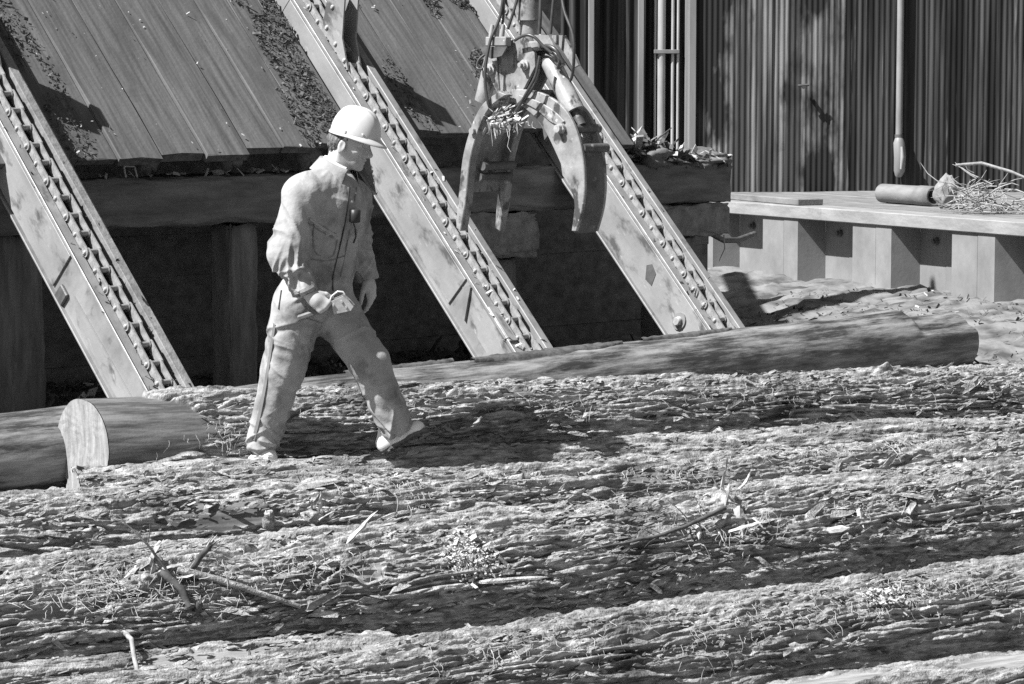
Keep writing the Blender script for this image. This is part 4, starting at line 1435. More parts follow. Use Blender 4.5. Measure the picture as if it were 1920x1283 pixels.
def stub(name, lab, key, px, py, d, L, r0, mt, cat='stub', seed=1, teeth=6):
    """broken knot stub with a splintered end, standing on a log"""
    p, n = log_hit(key, px, py)
    d = Vector(d).normalized(); r = random.Random(seed)
    root = empty(name, loc=p)
    tag(root, lab, cat)
    m_ = MB(); pts = []; rad = []
    for i in range(7):
        t = i / 6
        pts.append(d * (L * t) + Vector((r.gauss(0, .003), r.gauss(0, .003), 0)) - n * .02 * (1 - t)); rad.append(r0 * (1.25 - .4 * t) * r.uniform(.9, 1.1))
    m_.tube(pts, rad, 9)
    m_.build('stem', mt, root)
    for k in range(teeth):
        a = 6.28 * k / teeth
        sd = d.orthogonal().normalized(); s2 = d.cross(sd)
        q = d * (L * .88) + (sd * math.cos(a) + s2 * math.sin(a)) * r0 * .55
        m2 = MB(); e = q + (d + (sd * math.cos(a) + s2 * math.sin(a)) * .25).normalized() * L * r.uniform(.15, .45)
        m2.tube([q, q.lerp(e, .6), e], [r0 * .32, r0 * .2, .001], 5)
        m2.build('splinter', M['splinter'] if k % 2 else mt, root)
    return root


twig('branch', 'thin dark arching twig at left over the biggest log', 'B', [(215, 1045), (240, 1050), (270, 1062), (300, 1075), (321, 1090)], [.003, .004, .005, .006, .008], M['twig'], [.20, .16, .12, .06, .02], 'twig',
     side=[(1, (-1, .2, .4), .12, .003), (2, (.2, .1, 1), .1, .003)])
stub('broken_stub', 'dark forked stub with a splayed broken tip at left', 'B', 352, 1068, (.55, -.25, .62), .17, .014, M['twig'], seed=4)
twig('branch', 'mossy dark branch lying below the dark forked stub', 'B', [(330, 1076), (400, 1092), (470, 1112), (560, 1138)], [.018, .016, .014, .01], M['bark_b'], [.03, .03, .03, .02], 'branch')
twig('branch', 'short thick broken stick in the bark litter at left', 'B', [(300, 1082), (335, 1110), (352, 1140)], [.018, .018, .016], M['twig'], [.03, .04, .03], 'branch')
stub('broken_stub', 'small dark upright snag left of centre near the lower edge', 'B', 372, 1150, (.2, -.5, .85), .07, .016, M['twig'], seed=6)
stub('knot_stub', 'thick short bark stub beside the hollow knot', 'U', 505, 985, (.05, -.35, .9), .07, .027, M['bark_b'], seed=8, teeth=3)
twig('branch', 'pale smooth stick hanging over the logs at the bottom left', 'E', [(216, 1165), (232, 1195), (244, 1230), (250, 1275), (252, 1310)], [.012, .012, .011, .01, .01], M['twig_pale'], [.10, .09, .08, .08, .06], 'stick')
# torn splinters around the knots
def torn_knot(lab, key, px, py, specs, seed, base=.05):
    """torn-out limb: a rough collar of wood with splinters standing and hanging from it.
    specs: (dx px, dy px, direction x, direction z, length, width, material)"""
    p, n = log_hit(key, px, py)
    root = empty('torn_knot', loc=p)
    tag(root, lab, 'knot')
    lp = lump('collar', None, p - n * .01, (base * 1.3, base * .8, base), M['bark_b'], None, seed=seed, amp=.5, n=16)
    lp.parent = root; lp.matrix_parent_inverse = Matrix.Translation(-p)
    for k, (dx, dy, ux, uz_, L, wd, mt) in enumerate(specs):
        rk = random.Random(seed * 31 + k)
        L *= rk.uniform(.6, 1.5); wd *= rk.uniform(.35, 1.0); ux += rk.gauss(0, .4)
        q, nn = log_hit(key, px + dx + rk.gauss(0, 6), py + dy + rk.gauss(0, 9))
        o = sliver('splinter', None, q + nn * .02, Vector((ux, -.2, uz_)) + nn * .45, L, wd, M[mt], seed=seed * 10 + k, up=nn, bend=.14)
        o.parent = root; o.matrix_parent_inverse = Matrix.Translation(-p)
    return root


torn_knot('large torn knot with long pale splinters right of centre on the biggest log', 'B', 1360, 950, [
    (5, -20, .05, 1, .15, .06, 'splinter'), (10, -5, -.9, .55, .13, .07, 'splinter'), (-5, 0, -.35, .9, .10, .05, 'splinter'), (15, 0, .25, -1, .19, .075, 'splinter'),
    (32, 5, .22, -1, .17, .06, 'timber_end'), (-8, 10, .12, -1, .16, .05, 'twig_pale'), (-25, 25, -.1, -1, .14, .04, 'splinter'), (-45, 35, -.25, -1, .13, .05, 'splinter'),
    (-60, 45, -.3, -.8, .09, .035, 'twig_pale'), (40, 35, .3, -.8, .10, .03, 'splinter'), (-10, -25, -.1, 1, .10, .03, 'twig_pale'), (28, -20, .6, .6, .07, .05, 'splinter'),
    (-20, 15, -.9, .1, .09, .02, 'splinter'), (0, 45, .9, .15, .14, .03, 'splinter'), (-60, 20, -.5, .3, .10, .02, 'twig_pale')], 3, .06)
torn_knot('white torn knot at the left end of the biggest log beside the arching twig', 'B', 287, 1062, [
    (0, 0, .1, 1, .12, .085, 'splinter'), (-8, 12, -.4, .8, .08, .05, 'splinter'), (18, 14, .8, .4, .11, .05, 'twig_pale'), (-30, 22, -.5, -.5, .08, .04, 'splinter'), (25, 22, .9, -.2, .12, .035, 'splinter')], 5, .05)
torn_knot('white tufted knot at the right rim of the hollow', 'U', 588, 968, [
    (0, 0, .1, .9, .08, .05, 'splinter'), (12, 2, .6, .6, .10, .035, 'splinter'), (22, 6, .9, .35, .12, .03, 'splinter'), (-6, 4, -.3, .8, .06, .04, 'twig_pale')], 7, .035)


def torn(lab, key, px, py, dx, dy, L, wd, seed, mt='splinter', up=.35):
    p, n = log_hit(key, px, py)
    sliver('splinter', lab, p + n * .005, Vector((dx, -.25, dy)) + n * up, L, wd, M[mt], seed=seed, up=n)


torn('long pale curled bark slab right of the hollow knot', 'B', 650, 1010, .8, .35, .20, .07, 5, 'fibre')
torn('thin upright pale sliver above the peeled patch', 'U', 405, 945, .2, 1, .06, .010, 6)
torn('pale slanting splinter on the bark right of centre', 'U', 1632, 838, .35, -1, .16, .06, 13)
torn('narrow pale splinter right of the slanting one', 'U', 1680, 840, .35, -1, .11, .025, 14)
torn('pale hooked splinter low on the right of the biggest log', 'B', 1608, 955, .1, -.9, .10, .05, 15)
torn('pale claw shaped splinter left of the hooked splinter', 'B', 1550, 995, .8, .1, .12, .05, 16)
torn('pale broken splinter high above the branch right of centre', 'U', 1165, 930, .6, -.7, .13, .03, 17)
twig('branch', 'dark leafless branch running left from the torn knot', 'B', [(1352, 968), (1335, 974), (1290, 992), (1235, 1010), (1160, 1025), (1080, 1038)], [.012, .011, .010, .009, .006, .003], M['twig'], [.06, .06, .05, .045, .04, .03], 'branch',
     side=[(2, (-.7, .1, .7), .16, .004), (2, (-.9, 0, .1), .2, .003), (3, (-.8, -.1, -.5), .14, .003), (3, (-.8, 0, .35), .14, .003), (4, (-.7, 0, -.6), .1, .002)])
# bark slab lying on the big log and pale flat chips
torn('loose dark bark slab lying below the lichen', 'B', 900, 1092, 1, .12, .32, .035, 21, 'bark_b', .06)
torn('loose dark bark slab above the smooth peeled patch', 'U', 380, 940, 1, .16, .34, .03, 22, 'bark_b', .05)
p, n = log_hit('C', 1345, 810)
lump('bark_scab', 'round pale scab of bare wood on the bark log behind', p, (.035, .02, .025), M['splinter'], 'scab', seed=3, n=14)
# lichen: a countless crust of lobes
r = np.random.RandomState(12)
pts = []; nn = []
for k in range(900):
    px, py = 885 + r.normal(0, 22), 1055 + r.normal(0, 20)
    if r.rand() < .5: px, py = 862 + r.normal(0, 12), 1032 + r.normal(0, 16)
    p, n = log_hit('B', px, py)
    pts.append(np.array(p + n * (.012 + .022 * r.rand()))); nn.append(np.array(n))
litter('lichen', 'bright pale lichen clump on the middle of the biggest log', np.array(pts), .005, M['lichen'], seed=3, long=1.1, normal=np.array(nn))
pts = []; nn = []
for k in range(160):
    p, n = log_hit('F', 1655 + r.normal(0, 34), 1126 + r.normal(0, 8))
    pts.append(np.array(p + n * (.02 + .015 * r.rand()))); nn.append(np.array(n))
litter('lichen', 'small pale lichen clump at right on the ridged bottom log', np.array(pts), .007, M['lichen'], seed=4, long=1.1, normal=np.array(nn))
# dry needles and bark strings caught in the gap at the lower left
r = random.Random(5)
root = None
Vs = []
mbn = MB()
for k in range(230):
    px, py = r.gauss(270, 130), r.gauss(1112, 26)
    if px < 5: continue
    p, n = log_hit('B', px, min(max(py, 1050), 1165))
    d = Vector((r.gauss(0, 1), r.gauss(0, .4), r.gauss(0, .7))).normalized()
    L = r.uniform(.02, .09)
    a = p + n * r.uniform(.01, .05); b = a + d * L
    mbn.tube([a, a.lerp(b, .5) + n * r.uniform(-.01, .012), b], [.0012, .0016, .0008], 4, cap=False)
tag(mbn.build('dry_needles', M['fibre']), 'tangle of dry needles and bark strings at lower left on the biggest log', 'litter', kind='stuff')
# ------------------------------------------------------------------ the walking man
YM = 13.68


def J(px, py, near=0.0):
    """a joint seen at a pixel of the photograph, `near` metres in front of the man's middle plane"""
    return np.array(P(px, py, YM - near), np.float64)


def surface_nets(Fv, org, h):
    s = Fv < 0
    nx, ny, nz = Fv.shape
    c = np.zeros((nx - 1, ny - 1, nz - 1), np.int8)
    for dx in (0, 1):
        for dy in (0, 1):
            for dz in (0, 1):
                c += s[dx:nx - 1 + dx, dy:ny - 1 + dy, dz:nz - 1 + dz]
    act = (c > 0) & (c < 8)
    idx = np.argwhere(act)
    vid = np.full(act.shape, -1, np.int64)
    vid[act] = np.arange(len(idx))
    acc = np.zeros((len(idx), 3)); cnt = np.zeros(len(idx))
    corners = [(a, b, d) for a in (0, 1) for b in (0, 1) for d in (0, 1)]
    for i, p in enumerate(corners):
        for q in corners[i + 1:]:
            if sum(abs(p[k] - q[k]) for k in range(3)) != 1: continue
            f0 = Fv[idx[:, 0] + p[0], idx[:, 1] + p[1], idx[:, 2] + p[2]]
            f1 = Fv[idx[:, 0] + q[0], idx[:, 1] + q[1], idx[:, 2] + q[2]]
            m = (f0 < 0) != (f1 < 0)
            t = np.where(m, f0 / np.where(m, f0 - f1, 1), 0)
            pp = np.array(p)[None] + t[:, None] * (np.array(q) - np.array(p))[None]
            acc[m] += pp[m]; cnt[m] += 1
    V = org + (idx + acc / cnt[:, None]) * h
    Q = []
    for ax in range(3):
        sl0 = [slice(None)] * 3; sl1 = [slice(None)] * 3
        sl0[ax] = slice(0, -1); sl1[ax] = slice(1, None)
        e = s[tuple(sl0)] != s[tuple(sl1)]
        p = np.argwhere(e)
        o1, o2 = [k for k in range(3) if k != ax]
        ok = (p[:, o1] > 0) & (p[:, o2] > 0) & (p[:, o1] < act.shape[o1]) & (p[:, o2] < act.shape[o2])
        p = p[ok]
        ins = s[p[:, 0], p[:, 1], p[:, 2]]
        def cell(d1, d2):
            q = p.copy(); q[:, o1] += d1; q[:, o2] += d2
            return vid[q[:, 0], q[:, 1], q[:, 2]]
        quad = np.stack([cell(-1, -1), cell(0, -1), cell(0, 0), cell(-1, 0)], -1)
        flip = ins if ax != 1 else ~ins
        quad[~flip] = quad[~flip][:, ::-1]
        Q.append(quad)
    return V, np.concatenate(Q)


class SDF:
    def __init__(self, lo, hi, h):
        self.lo = np.array(lo, float); self.h = h
        n = np.ceil((np.array(hi) - self.lo) / h).astype(int) + 1
        self.ax = [self.lo[i] + h * np.arange(n[i]) for i in range(3)]
        self.F = np.full(n, 10.0, np.float32)

    def _win(self, lo, hi):
        sl = []
        for i in range(3):
            a = max(0, int((lo[i] - self.lo[i]) / self.h) - 1); b = min(len(self.ax[i]), int((hi[i] - self.lo[i]) / self.h) + 3)
            sl.append(slice(a, max(a, b)))
        g = np.meshgrid(*[self.ax[i][sl[i]] for i in range(3)], indexing='ij')
        return tuple(sl), g

    def put(self, lo, hi, fn, k=.02, op='u', pad=.05):
        sl, g = self._win(np.array(lo) - pad, np.array(hi) + pad)
        d = fn(*g).astype(np.float32)
        f = self.F[sl]
        if op == 'u':
            if k > 0:
                hh = np.clip(.5 + .5 * (f - d) / k, 0, 1)
                r = f + (d - f) * hh - k * hh * (1 - hh)
                r = np.where(np.abs(f - d) > k, np.minimum(f, d), r)
            else:
                r = np.minimum(f, d)
        else:
            hh = np.clip(.5 - .5 * (f + d) / k, 0, 1)
            r = f + (-d - f) * hh + k * hh * (1 - hh)
            r = np.where(f > -d + k, f, r)
        self.F[sl] = r
        return self

    def cone(self, a, b, ra, rb, k=.02, op='u', flat=None):
        a = np.array(a, float); b = np.array(b, float); R = max(ra, rb)
        ext = 1.0 if flat is None else max(1.0, flat[1])
        lo = np.minimum(a, b) - R * ext; hi = np.maximum(a, b) + R * ext
        ab = b - a; L2 = ab @ ab + 1e-12

        def fn(x, y, z):
            px, py, pz = x - a[0], y - a[1], z - a[2]
            t = np.clip((px * ab[0] + py * ab[1] + pz * ab[2]) / L2, 0, 1)
            qx, qy, qz = px - t * ab[0], py - t * ab[1], pz - t * ab[2]
            if flat is not None:
                n, f = flat
                dt = qx * n[0] + qy * n[1] + qz * n[2]
                g_ = dt * (1 / f - 1)
                qx, qy, qz = qx + g_ * n[0], qy + g_ * n[1], qz + g_ * n[2]
            return (np.sqrt(qx * qx + qy * qy + qz * qz) - (ra + (rb - ra) * t)) * (min(1, flat[1]) if flat is not None else 1)
        return self.put(lo, hi, fn, k, op)

    def ell(self, c, r, k=.02, op='u', R=None):
        c = np.array(c, float); r = np.array(r, float); m = r.max()

        def fn(x, y, z):
            p = [x - c[0], y - c[1], z - c[2]]
            if R is not None:
                p = [sum(R[j][i] * p[j] for j in range(3)) for i in range(3)]
            q = np.sqrt((p[0] / r[0]) ** 2 + (p[1] / r[1]) ** 2 + (p[2] / r[2]) ** 2)
            return (q - 1) * r.min()
        return self.put(c - m, c + m, fn, k, op)

    def mesh(self):
        return surface_nets(self.F, self.lo, self.h)


def vec(a): return np.array(a, float)
def unit(a): return np.array(a, float) / np.linalg.norm(a)


FACE = unit((.83, -.56, 0))                 # the chest is turned a little to the camera
RIGHT = unit((FACE[1], -FACE[0], 0))        # the man's right, towards the camera

# joints
hipc = J(592, 560)
sh_r, el_r, wr_r = J(568, 366, .16), J(536, 474, .22), J(577, 550, .26)
sh_l, el_l, wr_l = J(663, 372, -.13), J(668, 452, -.17), J(689, 522, -.14)
hp_r, kn_r, an_r = J(560, 572, .08), J(532, 690, .02), J(489, 836, -.05)
hp_l, kn_l, an_l = J(622, 575, -.06), J(693, 682, .03), J(742, 800, -.02)

# ---- coverall
lo = np.min([sh_r, el_r, wr_r, sh_l, hp_r, an_r, an_l, kn_l, wr_l], 0) - .2
hi = np.max([sh_r, el_r, wr_r, sh_l, hp_r, an_r, an_l, kn_l, wr_l], 0) + .2
cv = SDF(lo, hi, .0056)
chest = J(624, 385, .01); waist = J(606, 492, .01); pelv = J(590, 556, .01)
fl = (FACE, .74)


def hem(j, d, ext):
    d = unit(d)
    cv.put(j - .14, j + .14, lambda x, y, z: ext - ((x - j[0]) * d[0] + (y - j[1]) * d[1] + (z - j[2]) * d[2]), .006, 's', pad=0)


cv.cone(sh_r, el_r, .088, .090, .05); cv.cone(el_r, wr_r, .090, .056, .025)
cv.cone(sh_l, el_l, .082, .074, .03); cv.cone(el_l, wr_l, .074, .056, .025)
hem(wr_r, wr_r - el_r, .012); hem(wr_l, wr_l - el_l, .012)
cv.cone(J(626, 372), chest, .120, .180, .05, flat=fl)
cv.cone(chest, waist, .185, .168, .05, flat=fl)
cv.cone(waist, pelv, .160, .166, .05, flat=(FACE, .80))
cv.cone(J(633, 346), J(628, 366), .064, .11, .04)
# blouse hanging over the waist
cv.cone(waist + FACE * .03, pelv + FACE * .02 + vec((0, 0, .03)), .15, .15, .03, flat=(FACE, .8))
# shoulders
cv.cone(J(612, 338, .04), J(580, 357, .13), .055, .080, .05)
cv.cone(J(626, 366), sh_r, .085, .088, .06)
cv.cone(J(632, 366), sh_l, .08, .074, .05)
# legs: loose trousers
cv.cone(hp_r, kn_r, .130, .106, .045); cv.cone(kn_r, an_r, .105, .080, .03)
cv.cone(hp_l, kn_l, .125, .098, .045); cv.cone(kn_l, an_l, .098, .081, .03)
cv.cone(pelv, (hp_r + hp_l) / 2, .15, .12, .05)


hem(an_r, an_r - kn_r + vec((-.1, 0, 0)), .035); hem(an_l, an_l - kn_l, .04)
V, Q = cv.mesh()

# cloth folds, laid across each limb where it bends and along it where it hangs
def limb_coord(V, a, b):
    ab = b - a; L = np.linalg.norm(ab); d = ab / L
    p = V - a; t = p @ d
    q = p - np.outer(t, d); rad = np.linalg.norm(q, axis=1)
    e1 = unit(np.cross(d, [0.3, 1, 0.1])); e2 = np.cross(d, e1)
    return t, L, rad, np.arctan2(q @ e2, q @ e1)


nrm = np.zeros_like(V)
tri = V[Q[:, 1]] - V[Q[:, 0]]; tr2 = V[Q[:, 2]] - V[Q[:, 0]]
fn_ = np.cross(tri, tr2)
for k in range(4): np.add.at(nrm, Q[:, k], fn_)
nrm /= np.linalg.norm(nrm, axis=1, keepdims=True) + 1e-12
limbs = [('ua', sh_r, el_r), ('fa', el_r, wr_r), ('ua', sh_l, el_l), ('fa', el_l, wr_l), ('th', hp_r, kn_r), ('sh', kn_r, an_r), ('th', hp_l, kn_l), ('sh', kn_l, an_l), ('to', J(628, 345), pelv)]
info = []; dists = []
for i, (kd, a, b) in enumerate(limbs):
    t, L, rad, an = limb_coord(V, a, b)
    dd = np.maximum(np.maximum(-t, t - L), 0)
    dists.append(np.sqrt(rad ** 2 + dd ** 2) / (1.9 if kd == 'to' else 1.0))
    info.append((t, L, rad, an))
dists = np.array(dists)
wts = np.exp(-(dists - dists.min(0)) / .016); wts /= wts.sum(0)
disp = np.zeros(len(V))
for i, (kd, a, b) in enumerate(limbs):
    t, L, rad, an = info[i]
    u = t / L
    wob = vnoise2(an * 1.1 + i * 5, t * 5, 60 + i) * .05
    cross = vnoise2((t + wob) * 26, an * .75 + i * 3, 70 + i)          # rings across the limb
    cross = np.sign(cross) * np.abs(cross) ** .8
    diag = vnoise2((t + .07 * an) * 17, an * .9 + i * 9, 90 + i)
    lng = vnoise2(t * 4 + i, an * 1.6 + 3, 80 + i)
    rn = vnoise2((t + wob * 1.2 + .03 * np.sin(an * 2 + i)) * 21, an * .55 + i * 3, 70 + i)
    # crisp single folds crossing the limb at a slant
    fr_ = np.random.RandomState(300 + i)
    ridge = np.zeros(len(t))
    nf, lo_u, hi_u = {'ua': (16, .15, 1.05), 'fa': (15, -.05, .95), 'th': (14, .05, 1.0), 'sh': (14, .0, 1.0), 'to': (18, .1, .98)}[kd]
    for _ in range(nf):
        tk = fr_.uniform(lo_u, hi_u) * L; sl = fr_.normal(0, .035); ph = fr_.uniform(0, 6.3); ac = fr_.uniform(-3.1, 3.1); aw = fr_.uniform(.5, 1.3)
        if kd == 'sh' and fr_.rand() < .55: tk = fr_.uniform(.74, 1.0) * L
        da = np.angle(np.exp(1j * (an - ac)))
        x = t - tk - sl * da * 2 - .012 * np.sin(an * 2.3 + ph)
        wd_ = fr_.uniform(.007, .016)
        ridge += fr_.uniform(.5, 1.2) * (np.exp(-np.abs(x) / wd_) - .7 * np.exp(-((x - 2.2 * wd_) / (1.6 * wd_)) ** 2)) * np.exp(-(da / aw) ** 2)
    if kd == 'ua': amp = .006 * (.2 + sstep(.45, 1, u)); d_ = .013 * ridge + .006 * diag * (1 - .4 * u) + .004 * lng
    elif kd == 'fa': amp = .010 * (1 - .45 * sstep(.2, .9, u)); d_ = .014 * ridge + .005 * diag
    elif kd == 'th': d_ = .010 * ridge + .004 * diag + .006 * lng
    elif kd == 'sh': d_ = .011 * ridge + .004 * diag + .006 * lng
    else: d_ = .010 * ridge + .006 * vnoise2(t * 5 + an * .8, an * 1.6, 95) + .004 * (1 - 2 * np.abs(vnoise2(t * 9 + an * .9, an * 1.2, 96))) + .003 * vnoise2(t * 3, an * 5, 97)
    disp += d_ * wts[i]
disp += .0009 * vnoise3(V[:, 0] * 28, V[:, 1] * 28, V[:, 2] * 28, 5)
V2 = V + nrm * disp[:, None]

# ---- body: head, neck and hands
HF = unit((.955, -.235, -.30)); HL = unit(np.cross([0, 0, 1], HF)); HU = np.cross(HF, HL)
HR = np.stack([HF, HL, HU], 1)               # columns: forward, left, up
HC = J(655, 271, .0)


def hp(x, y, z): return HC + HR @ vec((x, y, z))


head = SDF((-.20, -.13, -.27), (.16, .13, .17), .0031)
head.ell((-.012, 0, .05), (.098, .076, .088), .02)
head.cone((.032, 0, .015), (.046, 0, -.065), .060, .042, .035)
for s_ in (-1, 1):
    head.cone((-.005, s_ * .050, -.040), (.062, s_ * .018, -.088), .020, .019, .025)
    head.ell((.066, s_ * .046, -.012), (.022, .02, .018), .02)
    head.cone((.080, s_ * .012, .026), (.070, s_ * .05, .024), .012, .010, .015)
    head.ell((.102, s_ * .032, .006), (.016, .018, .012), .012, 's')
    head.ell((.078, s_ * .031, .004), (.013, .013, .012), .003)
    head.cone((.083, s_ * .016, .0105), (.079, s_ * .045, .008), .005, .004, .004)      # lids
    head.ell((-.012, s_ * .078, -.008), (.019, .008, .031), .006)
    head.ell((-.008, s_ * .087, -.006), (.010, .007, .020), .006, 's')
    head.ell((.100, s_ * .011, -.030), (.010, .008, .007), .006)
head.cone((.070, 0, .030), (.080, 0, -.035), .021, .020, .012)
head.cone((.092, 0, .022), (.119, 0, -.018), .0085, .0115, .014)
head.cone((.090, 0, .010), (.104, 0, -.024), .010, .012, .012)
head.ell((.116, 0, -.022), (.012, .011, .010), .008)
head.cone((.088, -.020, -.054), (.088, .020, -.054), .010, .010, .012)
head.ell((.098, 0, -.053), (.007, .021, .005), .005)
head.ell((.094, 0, -.068), (.008, .018, .006), .006)
head.ell((.104, 0, -.060), (.012, .022, .0022), .003, 's')
head.ell((.080, 0, -.094), (.019, .022, .017), .018)
head.cone((.079, .036, -.03), (.078, .030, -.066), .003, .003, .008, 's')
head.cone((.079, -.036, -.03), (.078, -.030, -.066), .003, .003, .008, 's')
nb = HR.T @ (J(624, 345) - HC)
head.cone((-.028, 0, -.03), nb, .058, .066, .03)
Vh, Qh = head.mesh()
Vh = Vh @ HR.T + HC


def hand(org, palm_dir, thumb_dir, curl, h=.0026, scale=1.0, grip=None, mirror=False):
    """palm plus five separate fingers. palm_dir: wrist to knuckles; thumb_dir: towards the thumb side."""
    d = unit(palm_dir); s_ = unit(vec(thumb_dir) - d * (vec(thumb_dir) @ d)); n = np.cross(d, s_) * (-1 if mirror else 1)
    B = np.stack([d, s_, n], 1)
    g_ = SDF((-.05, -.075, -.11), (.20, .11, .075), h)
    g_.cone((-.03, 0, 0), (.03, 0, 0), .029, .033, .012)
    g_.cone((.01, .018, 0), (.082, .028, 0), .019, .016, .02)
    g_.cone((.01, -.018, 0), (.076, -.026, 0), .018, .014, .02)
    g_.cone((.02, 0, 0), (.083, 0, 0), .022, .017, .02)
    for k, (yy, L, r_) in enumerate(((.030, .070, .0095), (.010, .078, .0098), (-.010, .072, .0094), (-.028, .056, .0085))):
        p = vec((.083 - .004 * k, yy, 0)); a = curl * .55; fr = (.45, .32, .23)
        for j in range(3):
            a += curl * (.55, .8, .6)[j] * (1 + .06 * k)
            q = p + vec((math.cos(a), -.05 * (k - 1.5) * .3, -math.sin(a))) * L * fr[j] * 1.15
            g_.cone(p, q, r_ * (1 - .06 * j), r_ * (1 - .06 * (j + 1)), .006 if j else .010)
            p = q
    # thumb leaves the side of the palm near its base
    p0 = vec((.015, .028, -.004)); p1 = vec((.045, .052, -.018)); p2 = p1 + vec((.032, .006, -.014)) * (1 if not grip else .9); p3 = p2 + vec((.026, -.008 if grip else 0, -.012))
    g_.cone(p0, p1, .017, .0125, .014); g_.cone(p1, p2, .0118, .0108, .006); g_.cone(p2, p3, .0108, .0092, .005)
    v, q = g_.mesh()
    if mirror: q = q[:, ::-1]
    return (v * scale) @ B.T + org, q, B


# far hand hangs relaxed, thumb forward
hd_l = unit(J(700, 568, -.13) - wr_l)
Vl, Ql, Bl = hand(wr_l + hd_l * .014, hd_l, unit((-.35, -1, 0)), .40, scale=1.0, mirror=True)
# near hand is closed on the tool
hd_r = unit(vec((.66, -.12, -.55)))
HO = wr_r + hd_r * .022 + vec((.004, -.012, 0))
Vr, Qr, Br = hand(HO, hd_r, unit((.75, .1, .66)), 1.12, grip=True)
# forearms inside the sleeves join the hands to the body
arms = SDF(lo, hi, .012)
arms.cone(el_l, wr_l, .045, .032, .01); arms.cone(sh_l, el_l, .05, .045, .02); arms.cone(el_r, wr_r, .045, .032, .01); arms.cone(sh_r, el_r, .05, .045, .02)
arms.cone(sh_l, sh_r, .06, .06, .03); arms.cone(J(628, 345), pelv, .09, .09, .03); arms.cone(pelv, hp_r, .08, .07, .03); arms.cone(pelv, hp_l, .08, .07, .03)
arms.cone(hp_r, kn_r, .07, .055, .02); arms.cone(kn_r, an_r, .055, .04, .02); arms.cone(hp_l, kn_l, .07, .055, .02); arms.cone(kn_l, an_l, .055, .04, .02)
Va, Qa = arms.mesh()
allV = np.concatenate([Vh, Vl, Vr, Va]); off = np.cumsum([0, len(Vh), len(Vl), len(Vr)])
allQ = np.concatenate([Qh, Ql + off[1], Qr + off[2], Qa + off[3]])
ORG = vec((hipc[0], hipc[1], an_r[2] - .1))


def body_part(name, V, Q, mt, parent=None, smooth=True):
    return link(name, np_mesh(name, V - ORG, Q, mt, smooth=smooth), parent)


person = body_part('person', allV, allQ, M['skin'])
person.location = tuple(ORG)
tag(person, 'person in pale coveralls and white hard hat striding right along the logs, head bowed', 'person')
coverall = body_part('coverall', V2, Q, M['coverall'], person)


def mb_part(name, mb, mt, parent):
    mb.v = [tuple(np.array(v) - ORG) for v in mb.v]
    return mb.build(name, mt, parent)


# snap helper: nearest coverall point to a pixel, seen from the camera
CVn = nrm


def on_cloth(px, py, out=.003):
    """point of the coverall seen at this pixel"""
    d = np.array(ray(px, py)); d /= np.linalg.norm(d)
    rel = V2 - np.array(CAM)
    t = rel @ d
    off_ = np.linalg.norm(rel - np.outer(t, d), axis=1)
    c = np.where(off_ < .009)[0]
    if len(c) == 0:
        c = np.argsort(off_)[:6]
    i = c[np.argmin(t[c])]
    cc = c[t[c] < t[i] + .03]
    p = V2[cc].mean(0); n = CVn[cc].mean(0); n /= np.linalg.norm(n)
    # move the point onto the line of sight
    p = np.array(CAM) + d * (t[cc].mean())
    return p + n * out, n


def strip_on_cloth(name, pix, width, mt, parent, sub=5, out=.004, rad=None):
    pp = []
    for i in range(len(pix) - 1):
        for k in range(sub):
            t = k / sub
            pp.append((pix[i][0] + (pix[i + 1][0] - pix[i][0]) * t, pix[i][1] + (pix[i + 1][1] - pix[i][1]) * t))
    pp.append(pix[-1])
    pts = [on_cloth(x, y, out) for x, y in pp]
    P3 = np.array([p for p, n in pts]); N3 = np.array([n for p, n in pts])
    for _ in range(4 if len(P3) > 4 else 0):
        for c in range(3):
            P3[1:-1, c] = (P3[:-2, c] + 2 * P3[1:-1, c] + P3[2:, c]) / 4
            N3[1:-1, c] = (N3[:-2, c] + 2 * N3[1:-1, c] + N3[2:, c]) / 4
    mb = MB(); vs = []; fs = []
    m = len(P3)
    for i in range(m):
        t = unit(P3[min(i + 1, m - 1)] - P3[max(i - 1, 0)]); n = unit(N3[i]); s = unit(np.cross(t, n))
        for (a, b) in ((-.52, -.006), (-.5, .0), (.5, .0), (.52, -.006)):
            vs.append(P3[i] + s * a * width + n * b)
    for i in range(m - 1):
        for k in range(3):
            fs.append((i * 4 + k, i * 4 + k + 1, (i + 1) * 4 + k + 1, (i + 1) * 4 + k))
    mb.add(vs, fs, False)
    return mb_part(name, mb, mt, parent)


strip_on_cloth('zip', [(655, 350), (652, 380), (648, 410), (640, 450), (630, 490), (623, 520), (624, 545)], .0045, M['black'], coverall, out=.005)
strip_on_cloth('leg_seam', [(516, 608), (511, 640), (505, 680), (497, 730), (486, 785), (476, 825)], .018, M['seam'], coverall, out=.005)
strip_on_cloth('pocket_seam', [(580, 410), (600, 425), (622, 438), (630, 442)], .012, M['coverall'], coverall, out=.006)
strip_on_cloth('pocket_seam', [(578, 418), (598, 433), (626, 447)], .004, M['seam'], coverall, out=.003)
strip_on_cloth('cuff_band', [(553, 549), (570, 545), (586, 536)], .016, M['coverall'], coverall, out=.006)
strip_on_cloth('cuff_seam', [(556, 556), (575, 551), (591, 542)], .004, M['seam'], coverall, out=.006)
strip_on_cloth('placket_seam', [(668, 352), (663, 390), (656, 430), (646, 480), (638, 520)], .003, M['seam'], coverall, out=.004)
strip_on_cloth('waist_seam', [(584, 486), (604, 490), (624, 488), (645, 480)], .004, M['seam'], coverall, out=.004)
strip_on_cloth('chest_pocket_edge', [(588, 420), (586, 450), (590, 478), (625, 486), (632, 450)], .003, M['seam'], coverall, out=.004)
strip_on_cloth('pocket_opening', [(528, 545), (526, 560), (523, 580)], .007, M['black'], coverall, out=.004)
